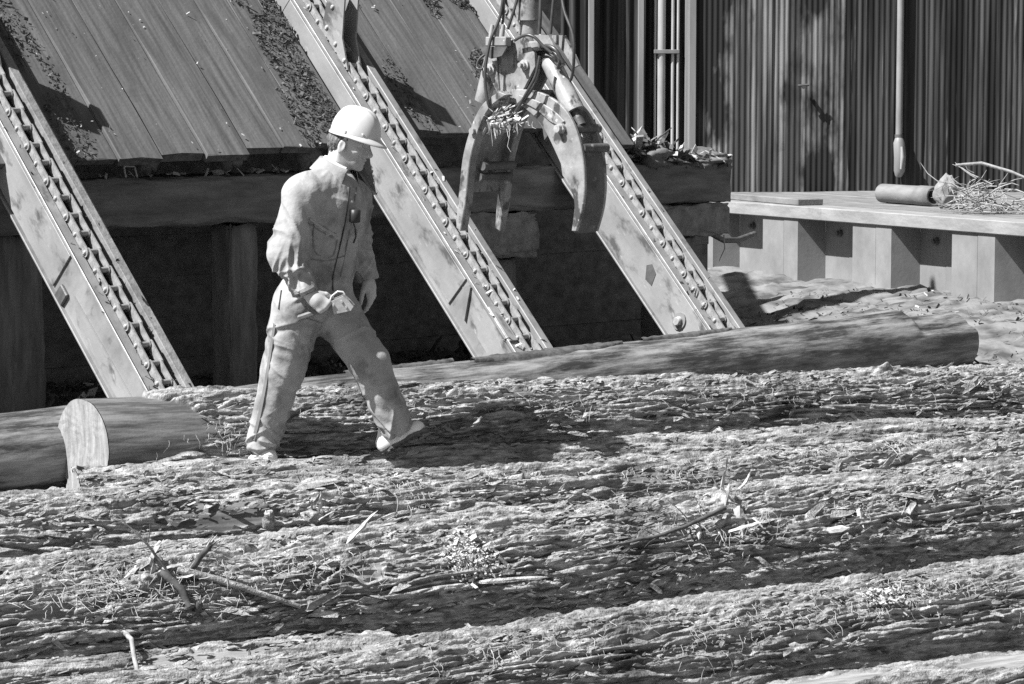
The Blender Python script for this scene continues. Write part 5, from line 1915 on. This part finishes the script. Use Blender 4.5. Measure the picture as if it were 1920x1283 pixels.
strip_on_cloth('pocket_seam', [(560, 592), (585, 600), (603, 606)], .004, M['seam'], coverall, out=.004)

# ---- collar: a folded band of cloth standing round the neck, open in front
def collar(name, mt, r_in, r_out, z0, z1, gap, parent, c_px, fold=.045, tip=.05, th=.006):
    c = J(*c_px); n = 40
    ax = unit(vec((.22, -.05, 1)))
    f = unit(FACE - ax * (FACE @ ax)); l = np.cross(ax, f)
    mb = MB(); vs = []; fs = []
    rows = [(r_in, z0), (r_in * .97, z1 * .6), (r_in * 1.0, z1), (r_in * 1.06, z1 + .006), (r_in * 1.14, z1 - .006), (r_out, z1 - fold)]
    for i in range(n + 1):
        for j, (rr, z) in enumerate(rows):
            gj = gap + (0, 0, 0, .03, .14, .34)[j]
            a = gj + (2 * math.pi - 2 * gj) * i / n
            front = max(0, math.cos(a))
            e = (tip * front ** 2) if j == 5 else (.012 * front if j == 4 else 0)
            wob = .004 * math.sin(a * 5 + j)
            zz = z - e - .028 * front
            R_ = (rr + wob * .5 + (.01 * front if j >= 3 else 0))
            vs.append(c + f * math.cos(a) * R_ * 1.04 + l * math.sin(a) * R_ * .98 + ax * zz)
    m = len(rows)
    for i in range(n):
        for j in range(m - 1):
            fs.append((i * m + j, (i + 1) * m + j, (i + 1) * m + j + 1, i * m + j + 1))
    # inner skin for thickness
    k0 = len(vs)
    cen = np.mean(vs, 0)
    vs2 = [v + (cen - v) * .07 for v in vs]
    mb.add(vs + vs2, fs + [tuple(k0 + q for q in f_[::-1]) for f_ in fs], True)
    return mb_part(name, mb, mt, parent)


collar('collar', M['coverall'], .084, .128, -.05, .078, .34, person, (627, 332), fold=.060, tip=.075)
collar('shirt_collar', M['shirt'], .070, .078, -.05, .082, .40, person, (630, 331), fold=.03, tip=.05)

# ---- hard hat
hat = empty('hat_tmp'); bpy.data.objects.remove(hat)
AF = unit((.955, -.235, -.23)); ALf = unit(np.cross([0, 0, 1], AF)); AU = np.cross(AF, ALf)
AR = np.stack([AF, ALf, AU], 1)
AC = J(664, 254, 0)


def hat_part(name, V, Q, mt, parent):
    return body_part(name, np.asarray(V) @ AR.T + AC, Q, mt, parent)


na, nel = 72, 22
ph = np.linspace(0, 2 * math.pi, na, endpoint=False); el = np.linspace(0, 1, nel)
PH, EL = np.meshgrid(ph, el, indexing='ij')
e = EL * math.pi / 2
prof_r = np.cos(e) ** .72; prof_z = np.sin(e) ** 1.02
rx = .128; ry = .104; hz = .142
X = np.cos(PH) * rx * prof_r; Y = np.sin(PH) * ry * prof_r
rib = .0045 * (np.exp(-((Y - 0) / .012) ** 2) + np.exp(-((np.abs(Y) - .034) / .007) ** 2)) * sstep(.25, .6, EL) * sstep(-.125, -.09, X) * (1 - sstep(.085, .115, X))
Z = hz * prof_z + rib
X = X + .006 * (1 - EL)
Vd = np.stack([X, Y, Z], -1).reshape(-1, 3)
i2 = np.arange(na * nel).reshape(na, nel)
Qd = np.stack([i2[:, :-1], np.roll(i2, -1, 0)[:, :-1], np.roll(i2, -1, 0)[:, 1:], i2[:, 1:]], -1).reshape(-1, 4)
# inner shell
Vi = Vd * np.array([.955, .95, .96]) - np.array([0, 0, .002]); ni = len(Vd)
rimq = np.stack([i2[:, 0], i2[:, 0] + ni, np.roll(i2[:, 0], -1) + ni, np.roll(i2[:, 0], -1)], -1)
hard_hat = hat_part('hard_hat', np.concatenate([Vd, Vi]), np.concatenate([Qd, Qd[:, ::-1] + ni, rimq]), M['helmet'], person)
# brim: a narrow lip all round, drawn out to a visor in front
nb_ = 5
wf = np.linspace(0, 1, nb_)
PB, WB = np.meshgrid(ph, wf, indexing='ij')
front = np.clip(np.cos(PB), 0, 1)
ext = .006 + .036 * front ** 1.8
Xb = np.cos(PB) * (rx + ext * WB) + .006; Yb = np.sin(PB) * (ry + (.006 + .012 * front) * WB)
Zb = .006 - .016 * WB * (0.5 + front) - .004 * WB ** 3
top = np.stack([Xb, Yb, Zb], -1).reshape(-1, 3); bot = top - np.array([0, 0, .005])
i3 = np.arange(na * nb_).reshape(na, nb_)
Qb = np.stack([i3[:, :-1], i3[:, 1:], np.roll(i3, -1, 0)[:, 1:], np.roll(i3, -1, 0)[:, :-1]], -1).reshape(-1, 4)
edge = np.stack([i3[:, -1], i3[:, -1] + len(top), np.roll(i3[:, -1], -1) + len(top), np.roll(i3[:, -1], -1)], -1)
hat_part('brim', np.concatenate([top, bot]), np.concatenate([Qb, Qb[:, ::-1] + len(top), edge]), M['helmet'], hard_hat)
mb = MB(); mb.box((0, 0, 0), (.03, .004, .014), bev=.001)
bv = np.array([AR @ (np.array(v) * .7 + np.array((.062, -ry * .87, .022))) + AC for v in mb.v]); mb.v = [tuple(q) for q in bv]
mb_part('badge_slot', mb, M['helmet'], hard_hat)
mb = MB(); mb.box((0, 0, 0), (.012, .004, .018), bev=.001)
mb.v = [tuple(AR @ (np.array(v) + np.array((-.02, -ry * 1.005, .014))) + AC) for v in mb.v]
mb_part('badge_slot', mb, M['helmet'], hard_hat)

# ---- hair below the hat
hr = SDF((-.20, -.13, -.16), (.06, .13, .12), .004)
hr.ell((-.020, 0, .015), (.090, .080, .070), .01)
hr.cone((-.066, 0, -.005), (-.066, 0, -.055), .042, .026, .03)
for s_ in (-1, 1):
    hr.cone((-.050, s_ * .043, 0), (-.056, s_ * .036, -.050), .032, .020, .02)
    hr.cone((.006, s_ * .066, .02), (.008, s_ * .067, -.022), .012, .007, .01)
    hr.ell((-.008, s_ * .085, -.008), (.026, .026, .034), .01, 's')
hr.ell((.06, 0, -.0), (.066, .11, .1), .01, 's')
Vhr, Qhr = hr.mesh()
Vhr = Vhr + .004 * np.stack([vnoise3(Vhr[:, 0] * 120, Vhr[:, 1] * 120, Vhr[:, 2] * 30, 3)] * 3, -1)
body_part('hair', Vhr @ HR.T + HC, Qhr, M['hair'], person)
# eyebrow line
mb = MB(); mb.tube([hp(.097, -.014, .030), hp(.093, -.030, .034), hp(.080, -.047, .030)], [.003, .004, .002], 6); mb_part('eyebrow', mb, M['hair'], person)
mb = MB(); mb.tube([hp(.097, .014, .030), hp(.093, .030, .034), hp(.080, .047, .030)], [.003, .004, .002], 6); mb_part('eyebrow', mb, M['hair'], person)

# ---- shoes
def shoe(name, heel, toe, up, parent, lab):
    """heel / toe: points on the sole line"""
    f = unit(toe - heel); L = np.linalg.norm(toe - heel); u = unit(vec(up) - f * (vec(up) @ f)); l = np.cross(u, f)
    B = np.stack([f, l, u], 1)
    sh = SDF((-.06, -.09, -.03), (L + .06, .09, .17), .004)
    sh.cone((.038, 0, .042), (L * .5, 0, .045), .040, .042, .03, flat=(vec((0, 1, 0)), .86))
    sh.cone((L * .5, 0, .042), (L - .045, 0, .034), .044, .036, .03, flat=(vec((0, 1, 0)), 1.1))
    sh.cone((.046, 0, .05), (.085, 0, .105), .041, .042, .03)
    sh.cone((.085, 0, .085), (L * .55, 0, .055), .042, .034, .03)
    # flat underside
    sh.put((-.1, -.1, -.1), (L + .1, .1, .012), lambda x, y, z: z - .012, .004, 's')
    v, q = sh.mesh()
    o = body_part(name, v @ B.T + heel, q, M['shoe'], parent)
    # sole
    mb = MB(); out = []
    n = 30
    for i in range(n):
        a = 2 * math.pi * i / n
        x = .5 * L + math.cos(a) * (.5 * L - .002); wd = .036 + .010 * sstep(.4, .75, np.array(x / L)) - .004 * (abs(x / L - .45) < .12)
        out.append((x, math.sin(a) * float(wd) * (1 if abs(math.cos(a)) < .8 else .96)))
    mb.prism(out, heel, f, l, u, .0155)
    sl = mb_part('sole', mb, M['sole'], o)
    for k in range(7):
        mb = MB(); x = .05 + k * (L - .1) / 6
        mb.box((0, 0, 0), (.012, .055, .006))
        mb.v = [tuple(heel + B @ (np.array(v) + np.array((x, 0, -.003)))) for v in mb.v]
        mb_part('tread', mb, M['sole'], sl)
    for k in range(4):
        mb = MB(); x = L * .42 + k * .024; z = .105 - k * .016
        mb.tube([heel + B @ vec((x, -.030, z - .012)), heel + B @ vec((x, 0, z + .002)), heel + B @ vec((x, .030, z - .012))], .004, 6)
        mb_part('lace', mb, M['shirt'], o)
    return o


shoe('shoe', J(716, 853, -.06), J(803, 806, -.02), (-.35, .25, .9), person, None)
shoe('shoe', J(459, 876, -.04), J(459, 876, -.04) + vec((.235, -.04, -.115)), (.4, -.1, .9), person, None)

# ---- whistle-like radio mike on the chest with its cord
p, n = on_cloth(662, 404, .012)
mb = MB(); mb.tube([p - np.array((0, 0, .034)), p - np.array((0, 0, .03)), p + np.array((.002, 0, .028)), p + np.array((.002, 0, .033))], [.018, .028, .027, .016], 10)
clip_o = mb_part('chest_clip', mb, M['black'], person)
strip_on_cloth('cord', [(662, 418), (668, 440), (662, 456)], .005, M['black'], clip_o, out=.006)

# ---- the tool in the near hand
palm = HO + Br @ vec((.088, .0, -.030))
tdir = unit(J(640, 546, .30) - J(540, 580, .26))
tc = palm
tool = empty('hand_tool', loc=tuple(tc))
tag(tool, 'steel hand tool with dark wooden handle gripped in the near hand', 'tool')
tu = unit(vec((0, -.2, 1)) - tdir * (vec((0, -.2, 1)) @ tdir)); tl = np.cross(tu, tdir)
T = np.stack([tdir, tl, tu], 1)
def tp(x, y, z): return T @ vec((x, y, z))
mb = MB(); mb.box((0, 0, 0), (.24, .024, .026), bev=.006); mb.v = [tuple(tp(*(np.array(v) + np.array((-.03, 0, 0))))) for v in mb.v]
mb.build('handle', M['handle'], tool)
mb = MB(); mb.prism([(.03, -.035), (.115, -.045), (.135, -.03), (.125, .0), (.105, .035), (.04, .030)], tp(0, -.02, 0), tp(1, 0, 0), tp(0, 0, 1), tp(0, 1, 0), .006); mb.build('side_plate', M['steel_bright'], tool)
mb = MB(); mb.prism([(.03, -.035), (.115, -.045), (.135, -.03), (.125, .0), (.105, .035), (.04, .030)], tp(0, .016, 0), tp(1, 0, 0), tp(0, 0, 1), tp(0, 1, 0), .006); mb.build('side_plate', M['steel_bright'], tool)
mb = MB(); mb.tube([tp(.028, 0, .026), tp(.05, 0, .05), tp(.085, 0, .062), tp(.108, 0, .052), tp(.112, 0, .036)], .005, 7); mb.build('guard_wire', M['helmet'], tool)
for (x, z) in ((.045, .01), (.09, .012), (.1, -.02)):
    mb = MB(); mb.tube([tp(x, -.0205, z), tp(x, -.026, z)], .006, 8); mb.build('rivet', M['steel_bright'], tool)
# ------------------------------------------------------------------ hydraulic log grapple hanging into the picture
YG = 15.0
GAM = math.radians(43)
GN = Vector((-math.sin(GAM), -math.cos(GAM), 0))       # pivot axis, towards the camera and left
GX_ = Vector((math.cos(GAM), -math.sin(GAM), 0))       # opening direction, to the right
go = P(985, 185, YG)
gm = Matrix.Identity(4)
for i in range(3):
    gm[i][0] = GX_[i]; gm[i][1] = -GN[i]; gm[i][2] = ZA[i]; gm[i][3] = go[i]
grap = empty('log_grapple', mat4=gm)
tag(grap, 'steel hydraulic log grapple with open claws hanging above the conveyors', 'grapple')
gi = gm.inverted()


def G(px, py, off=0.0):
    """point on the grapple's middle plane moved by `off` metres towards the camera along the pivot axis, in local coordinates"""
    return gi @ hit_plane(px, py, go + GN * off, GN)


def claw_plate(inner, outer, off, th, name, mt, parent):
    """inner/outer: pixel outlines of one claw plate seen at offset off"""
    poly = [G(x, y, off) for (x, y) in inner] + [G(x, y, off) for (x, y) in outer[::-1]]
    p2 = [(p.x, p.z) for p in poly]
    m_ = MB()
    n = len(p2)
    k = len(inner)
    # quads between inner and outer line, both faces, plus rim
    ys = -off; y2 = -off + th
    vs = [(a, ys, b) for a, b in p2] + [(a, y2, b) for a, b in p2]
    fs = []
    for i in range(k - 1):
        j = n - 1 - i
        fs.append((i, i + 1, j - 1, j)); fs.append((n + j, n + j - 1, n + i + 1, n + i))
    for i in range(n):
        fs.append((i, n + i, n + (i + 1) % n, (i + 1) % n))
    m_.add(vs, fs)
    o = m_.build(name, mt, parent)
    me = o.data
    import bmesh
    bm = bmesh.new(); bm.from_mesh(me); bmesh.ops.recalc_face_normals(bm, faces=bm.faces)
    bmesh.ops.bevel(bm, geom=[e for e in bm.edges if len(e.link_faces) == 2 and e.calc_face_angle() > .8], offset=.004, segments=1, affect='EDGES')
    bm.to_mesh(me); bm.free()
    return o


def spline(pts, n=6):
    out = []
    P_ = [pts[0]] + list(pts) + [pts[-1]]
    for i in range(1, len(P_) - 2):
        for k in range(n):
            t = k / n
            a, b, c, d = [np.array(q, float) for q in P_[i - 1:i + 3]]
            out.append(tuple(.5 * ((2 * b) + (-a + c) * t + (2 * a - 5 * b + 4 * c - d) * t * t + (-a + 3 * b - 3 * c + d) * t ** 3)))
    out.append(tuple(pts[-1]))
    return out


def web_between(line, off_a, off_b, name, mt, parent, th=.014):
    """plate swept along a claw line between two offsets"""
    a = [G(x, y, 0) for (x, y) in line]
    m_ = MB(); vs = []; fs = []
    n = len(a)
    for i, p in enumerate(a):
        t = (a[min(i + 1, n - 1)] - a[max(i - 1, 0)]); nn = Vector((-t.z, 0, t.x)).normalized() * th
        for (q, o) in ((p, off_a), (p, off_b), (p + nn, off_b), (p + nn, off_a)):
            vs.append((q.x, -o, q.z))
    for i in range(n - 1):
        for k in range(4):
            k2 = (k + 1) % 4
            fs.append((i * 4 + k, i * 4 + k2, (i + 1) * 4 + k2, (i + 1) * 4 + k))
    fs += [(3, 2, 1, 0), tuple(range((n - 1) * 4, n * 4))]
    m_.add(vs, fs)
    o = m_.build(name, mt, parent)
    import bmesh
    bm = bmesh.new(); bm.from_mesh(o.data); bmesh.ops.recalc_face_normals(bm, faces=bm.faces); bm.to_mesh(o.data); bm.free()
    return o


PXM = F_PX / YG * math.sin(GAM)                        # sideways pixels per metre of offset

def sh_px(line, off):
    """pixels of a line drawn at the near plate -> same curve at the middle plane"""
    return [(x + PXM * off, y) for x, y in line]


# left jaw: two tines joined by tubes
lw = .155
near_in = spline([(948, 196), (925, 212), (905, 250), (893, 300), (882, 360), (874, 410), (867, 436)])
near_out = spline([(935, 172), (905, 195), (885, 232), (868, 290), (861, 350), (856, 400), (855, 428)])
near_in_c = [(x + 14 - 6 * max(0, (y - 380) / 50), y + 6) for x, y in near_out]
lj = claw_plate(near_in_c, near_out, lw, .06, 'left_claw', M['grapple'], grap)
far_shift = PXM * 2 * lw
far_in = [(x + far_shift + (12 if y < 330 else 6), y) for x, y in near_in_c]
claw_plate([(x + far_shift, y) for x, y in near_in_c], [(x + far_shift, y) for x, y in near_out], -lw, .05, 'left_claw', M['grapple'], grap)
mid_out = [(x + PXM * lw, y) for x, y in near_out]
web_between(mid_out[:26], lw - .061, -lw + .001, 'claw_web', M['grapple'], lj)
for (px, py, rr) in ((890, 311, .024), (884, 331, .022)):
    a = G(px + PXM * lw, py, 0)
    m_ = MB(); m_.tube([(a.x, -lw + .061, a.z), (a.x, lw - .001, a.z)], rr, 14)
    m_.build('cross_tube', M['steel_dark'], lj)
# wear tip on the far tine
for k in range(2):
    a = G(888, 246, lw)
    m_ = MB(); m_.tube([(a.x, -lw - .001, a.z), (a.x, -lw - .02, a.z)], .018, 10)
m_.build('bolt', M['grapple'], lj)

# right jaw: broad claw between two plates with a curved back
rw = .08
r_in = spline([(962, 192), (985, 205), (1015, 235), (1043, 290), (1066, 345), (1076, 380), (1074, 410), (1071, 434)])
r_out = spline([(958, 168), (1000, 170), (1040, 188), (1070, 222), (1090, 280), (1096, 340), (1092, 390), (1080, 434)])
rj = claw_plate(r_in, r_out, rw, .022, 'right_claw', M['grapple'], grap)
sh2 = PXM * 2 * rw
claw_plate([(x + sh2, y) for x, y in r_in], [(x + sh2, y) for x, y in r_out], -rw - .022, .022, 'right_claw', M['grapple'], grap)
mid_r = [(x + PXM * rw, y) for x, y in r_out]
web_between([(x - 5, y + 3) for x, y in mid_r[25:]], rw - .023, -rw - .021, 'claw_back', M['steel_dark'], rj, th=-.016)
rib_line = spline([(975, 186), (1010, 200), (1040, 222), (1058, 236)])
pl = claw_plate(spline([(972, 190), (1003, 205), (1030, 228), (1048, 236)]), spline([(972, 178), (1008, 190), (1038, 208), (1058, 228)]), rw + .012, .012, 'doubler_plate', M['grapple'], rj)
for (px, py, o_, rr) in ((1054, 241, rw, .030),):
    a = G(px, py, o_)
    m_ = MB(); m_.tube([(a.x, -o_ - .001, a.z), (a.x, -o_ - .022, a.z)], rr, 6)
    m_.tube([(a.x, -o_ - .022, a.z), (a.x, -o_ - .045, a.z)], rr * .7, 12)
    m_.build('bolt', M['steel_bright'], rj)
for (px, py) in ((1105, 278), (1090, 242)):
    a = G(px, py, 0)
    m_ = MB(); m_.tube([(a.x, -rw + .024, a.z), (a.x, rw + .06, a.z)], .024, 12)
    m_.build('cross_pin', M['steel_dark'], rj)

# head: kite shaped plates, hub, bolts
hw = .075
kite = [(915, 88), (940, 78), (985, 72), (1002, 100), (1003, 125), (985, 160), (968, 192), (940, 192), (928, 165), (912, 130)]
for (o_, nm) in ((hw, 'head_plate'), (-hw, 'head_plate')):
    poly = [G(x + (PXM * 2 * hw if o_ < 0 else 0), y, o_) for x, y in kite]
    m_ = MB(); m_.prism([(p.x, p.z) for p in poly], (0, -o_ if o_ > 0 else -o_ - .02, 0), (1, 0, 0), (0, 0, 1), (0, 1, 0), .02)
    hpn = m_.build(nm, M['grapple'], grap)
    if o_ > 0: hp0 = hpn
for (px, py, rr) in ((985, 122, .030), (921, 130, .032), (947, 184, .038)):
    a = G(px, py, hw)
    ext = .05 if py > 150 else .03
    m_ = MB(); m_.tube([(a.x, -hw - .001, a.z), (a.x, -hw - .014, a.z)], rr, 14)
    m_.tube([(a.x, -hw - .014, a.z), (a.x, -hw - ext, a.z)], rr * .72, 6)
    m_.tube([(a.x, -hw - ext, a.z), (a.x, -hw - ext - .02, a.z)], rr * .42, 10)
    m_.build('pivot_bolt', M['steel_bright'], hp0)
    m_ = MB(); m_.tube([(a.x, -hw + .0205, a.z), (a.x, hw - .001, a.z)], rr * .7, 12)
    m_.build('pivot_pin', M['steel_dark'], grap)
a = G(992, 60, 0); b = G(992, 78, 0)
m_ = MB(); m_.tube([(a.x, 0, b.z - .03), (a.x, 0, a.z), (a.x, 0, a.z + .06)], [.05, .052, .05], 20); m_.build('swivel_neck', M['grapple'], grap)
m_ = MB(); m_.tube([(a.x, 0, a.z + .061), (a.x, 0, a.z + .3)], [.07, .07], 20); m_.build('rotator', M['grapple'], grap)
m_ = MB(); m_.tube([(a.x, 0, a.z + .301), (a.x, 0, a.z + 2.4)], [.045, .045], 14); m_.build('hanger_rod', M['steel_dark'], grap)
a = G(955, 85, 0); b = G(1030, 110, 0)
m_ = MB(); m_.box(((a.x + b.x) / 2, 0, (a.z + b.z) / 2 + .03), (abs(b.x - a.x) * .9, .14, .05), bev=.006); m_.build('top_block', M['grapple'], grap)
# manifold block with fittings
a = G(938, 78, hw + .03)
m_ = MB(); m_.box((a.x, -hw - .045, a.z), (.15, .05, .05), bev=.005); man = m_.build('valve_block', M['grapple'], grap)
for k, (dx, col_) in enumerate(((-.05, 0), (-.01, 0), (.03, 0))):
    m_ = MB(); m_.tube([(a.x + dx, -hw - .05, a.z + .026), (a.x + dx + .005, -hw - .05, a.z + .05), (a.x + dx + .012, -hw - .05, a.z + .09)], [.014, .013, .010], 10)
    m_.build('hose_fitting', M['pale_pipe'], man)
# guard plate under the valve block
m_ = MB(); m_.prism([(-.11, 0), (.09, 0), (.05, -.05), (-.03, -.065), (-.09, -.04)], (a.x, -hw - .072, a.z - .027), (1, 0, 0), (0, 0, 1), (0, 1, 0), .012)
m_.build('guard_plate', M['steel_dark'], man)
# right cylinder with its rod and upper bracket
a = G(1030, 112, 0); b = G(1078, 210, 0); c = G(1090, 236, 0)
m_ = MB(); m_.tube([a, a + (b - a) * .05, b], [.042, .052, .056], 20); cy = m_.build('cylinder', M['grapple'], grap)
m_ = MB(); m_.tube([b, c], .03, 12); m_.build('rod', M['steel_dark'], cy)
m_ = MB(); m_.tube([a - (b - a) * .10, a], [.03, .045], 12); m_.build('end_cap', M['steel_dark'], cy)
brk = [(1010, 66), (1040, 66), (1062, 108), (1068, 122), (1058, 128), (1042, 100), (1030, 84), (1014, 82)]
for o_ in (.05, -.07):
    poly = [G(x, y, 0) for x, y in brk]
    m_ = MB(); m_.prism([(p.x, p.z) for p in poly], (0, -o_, 0), (1, 0, 0), (0, 0, 1), (0, 1, 0), .02)
    m_.build('cylinder_bracket', M['grapple'], grap)
# left cylinder, mostly hidden behind the head plate
a = G(925, 105, -.02); b = G(905, 190, -.02)
m_ = MB(); m_.tube([a, b], .045, 16); m_.build('cylinder', M['grapple'], grap)


def hose(pix, lab, r_=.0085, sub=6, part='hose'):
    """pix: (px, py, offset towards camera)"""
    q = spline([tuple(G(x, y, o)) for (x, y, o) in pix], sub)
    m_ = MB(); m_.tube([Vector(p) for p in q], r_, 8)
    return m_.build(part, M['hose'], grap)


hose([(946, -30, .1), (938, 30, .12), (920, 75, .16), (911, 120, .18), (910, 160, .18), (916, 195, .17), (924, 210, .14)], '')
hose([(1012, 105, .14), (1005, 140, .15), (990, 170, .16), (970, 205, .14), (962, 216, .12)], '')
hose([(965, 76, .12), (985, 66, .13), (1002, 70, .12), (1018, 86, .1), (1035, 100, .08)], '')
hose([(1052, -20, 0), (1058, 20, .02), (1074, 65, .03), (1076, 110, .03), (1072, 145, 0), (1062, 160, -.03)], '')
hose([(1040, -20, 0), (1036, 20, 0), (1032, 64, 0)], '', .009)
hose([(1014, -20, .02), (1013, 30, .03), (1011, 64, .03)], '', .010)
hose([(933, 95, .1), (934, 130, .11), (937, 170, .12)], '', .004)
hose([(945, -20, .08), (944, 30, .1), (940, 55, .11)], '', .007)
hose([(972, -10, .08), (962, 25, .1), (952, 55, .11)], '', .008)
hose([(1010, 130, .05), (998, 165, .1), (972, 196, .1), (945, 206, .1)], '', .010)
hose([(918, 96, .02), (898, 112, .05), (895, 128, .06), (905, 130, .06)], '', .007)
hose([(1020, 92, .02), (1038, 98, .06), (1050, 112, .06), (1046, 128, .04)], '', .010)
hose([(1008, 96, .0), (1024, 86, .06), (1042, 94, .07), (1056, 118, .05)], '', .011)
# mud, bark strings and chips packed in the pivot
r = np.random.RandomState(8)
pts = []
for k in range(130):
    x, y = r.normal(945, 16), r.normal(222, 10)
    p = G(x, y, .10 + .05 * r.rand()); pts.append(tuple(gm @ p))
o = litter('packed_bark', '', np.array(pts), .010, M['fibre'], seed=6, long=1.4)
o.parent = grap; o.matrix_parent_inverse = gm.inverted()
for k_ in ('label', 'category'):
    if k_ in o: del o[k_]
m_ = MB()
for k in range(34):
    x = r.normal(948, 20); y = 226 + r.rand() * 8
    L = abs(r.normal(0, 14)) + 6
    q = [G(x + r.normal(0, 2) * t, y + L * t, .14) for t in (0, .4, .8, 1)]
    m_.tube(q, [.003, .0026, .0022, .001], 4, cap=False)
o = m_.build('bark_strings', M['fibre'], grap); o['kind'] = 'stuff'
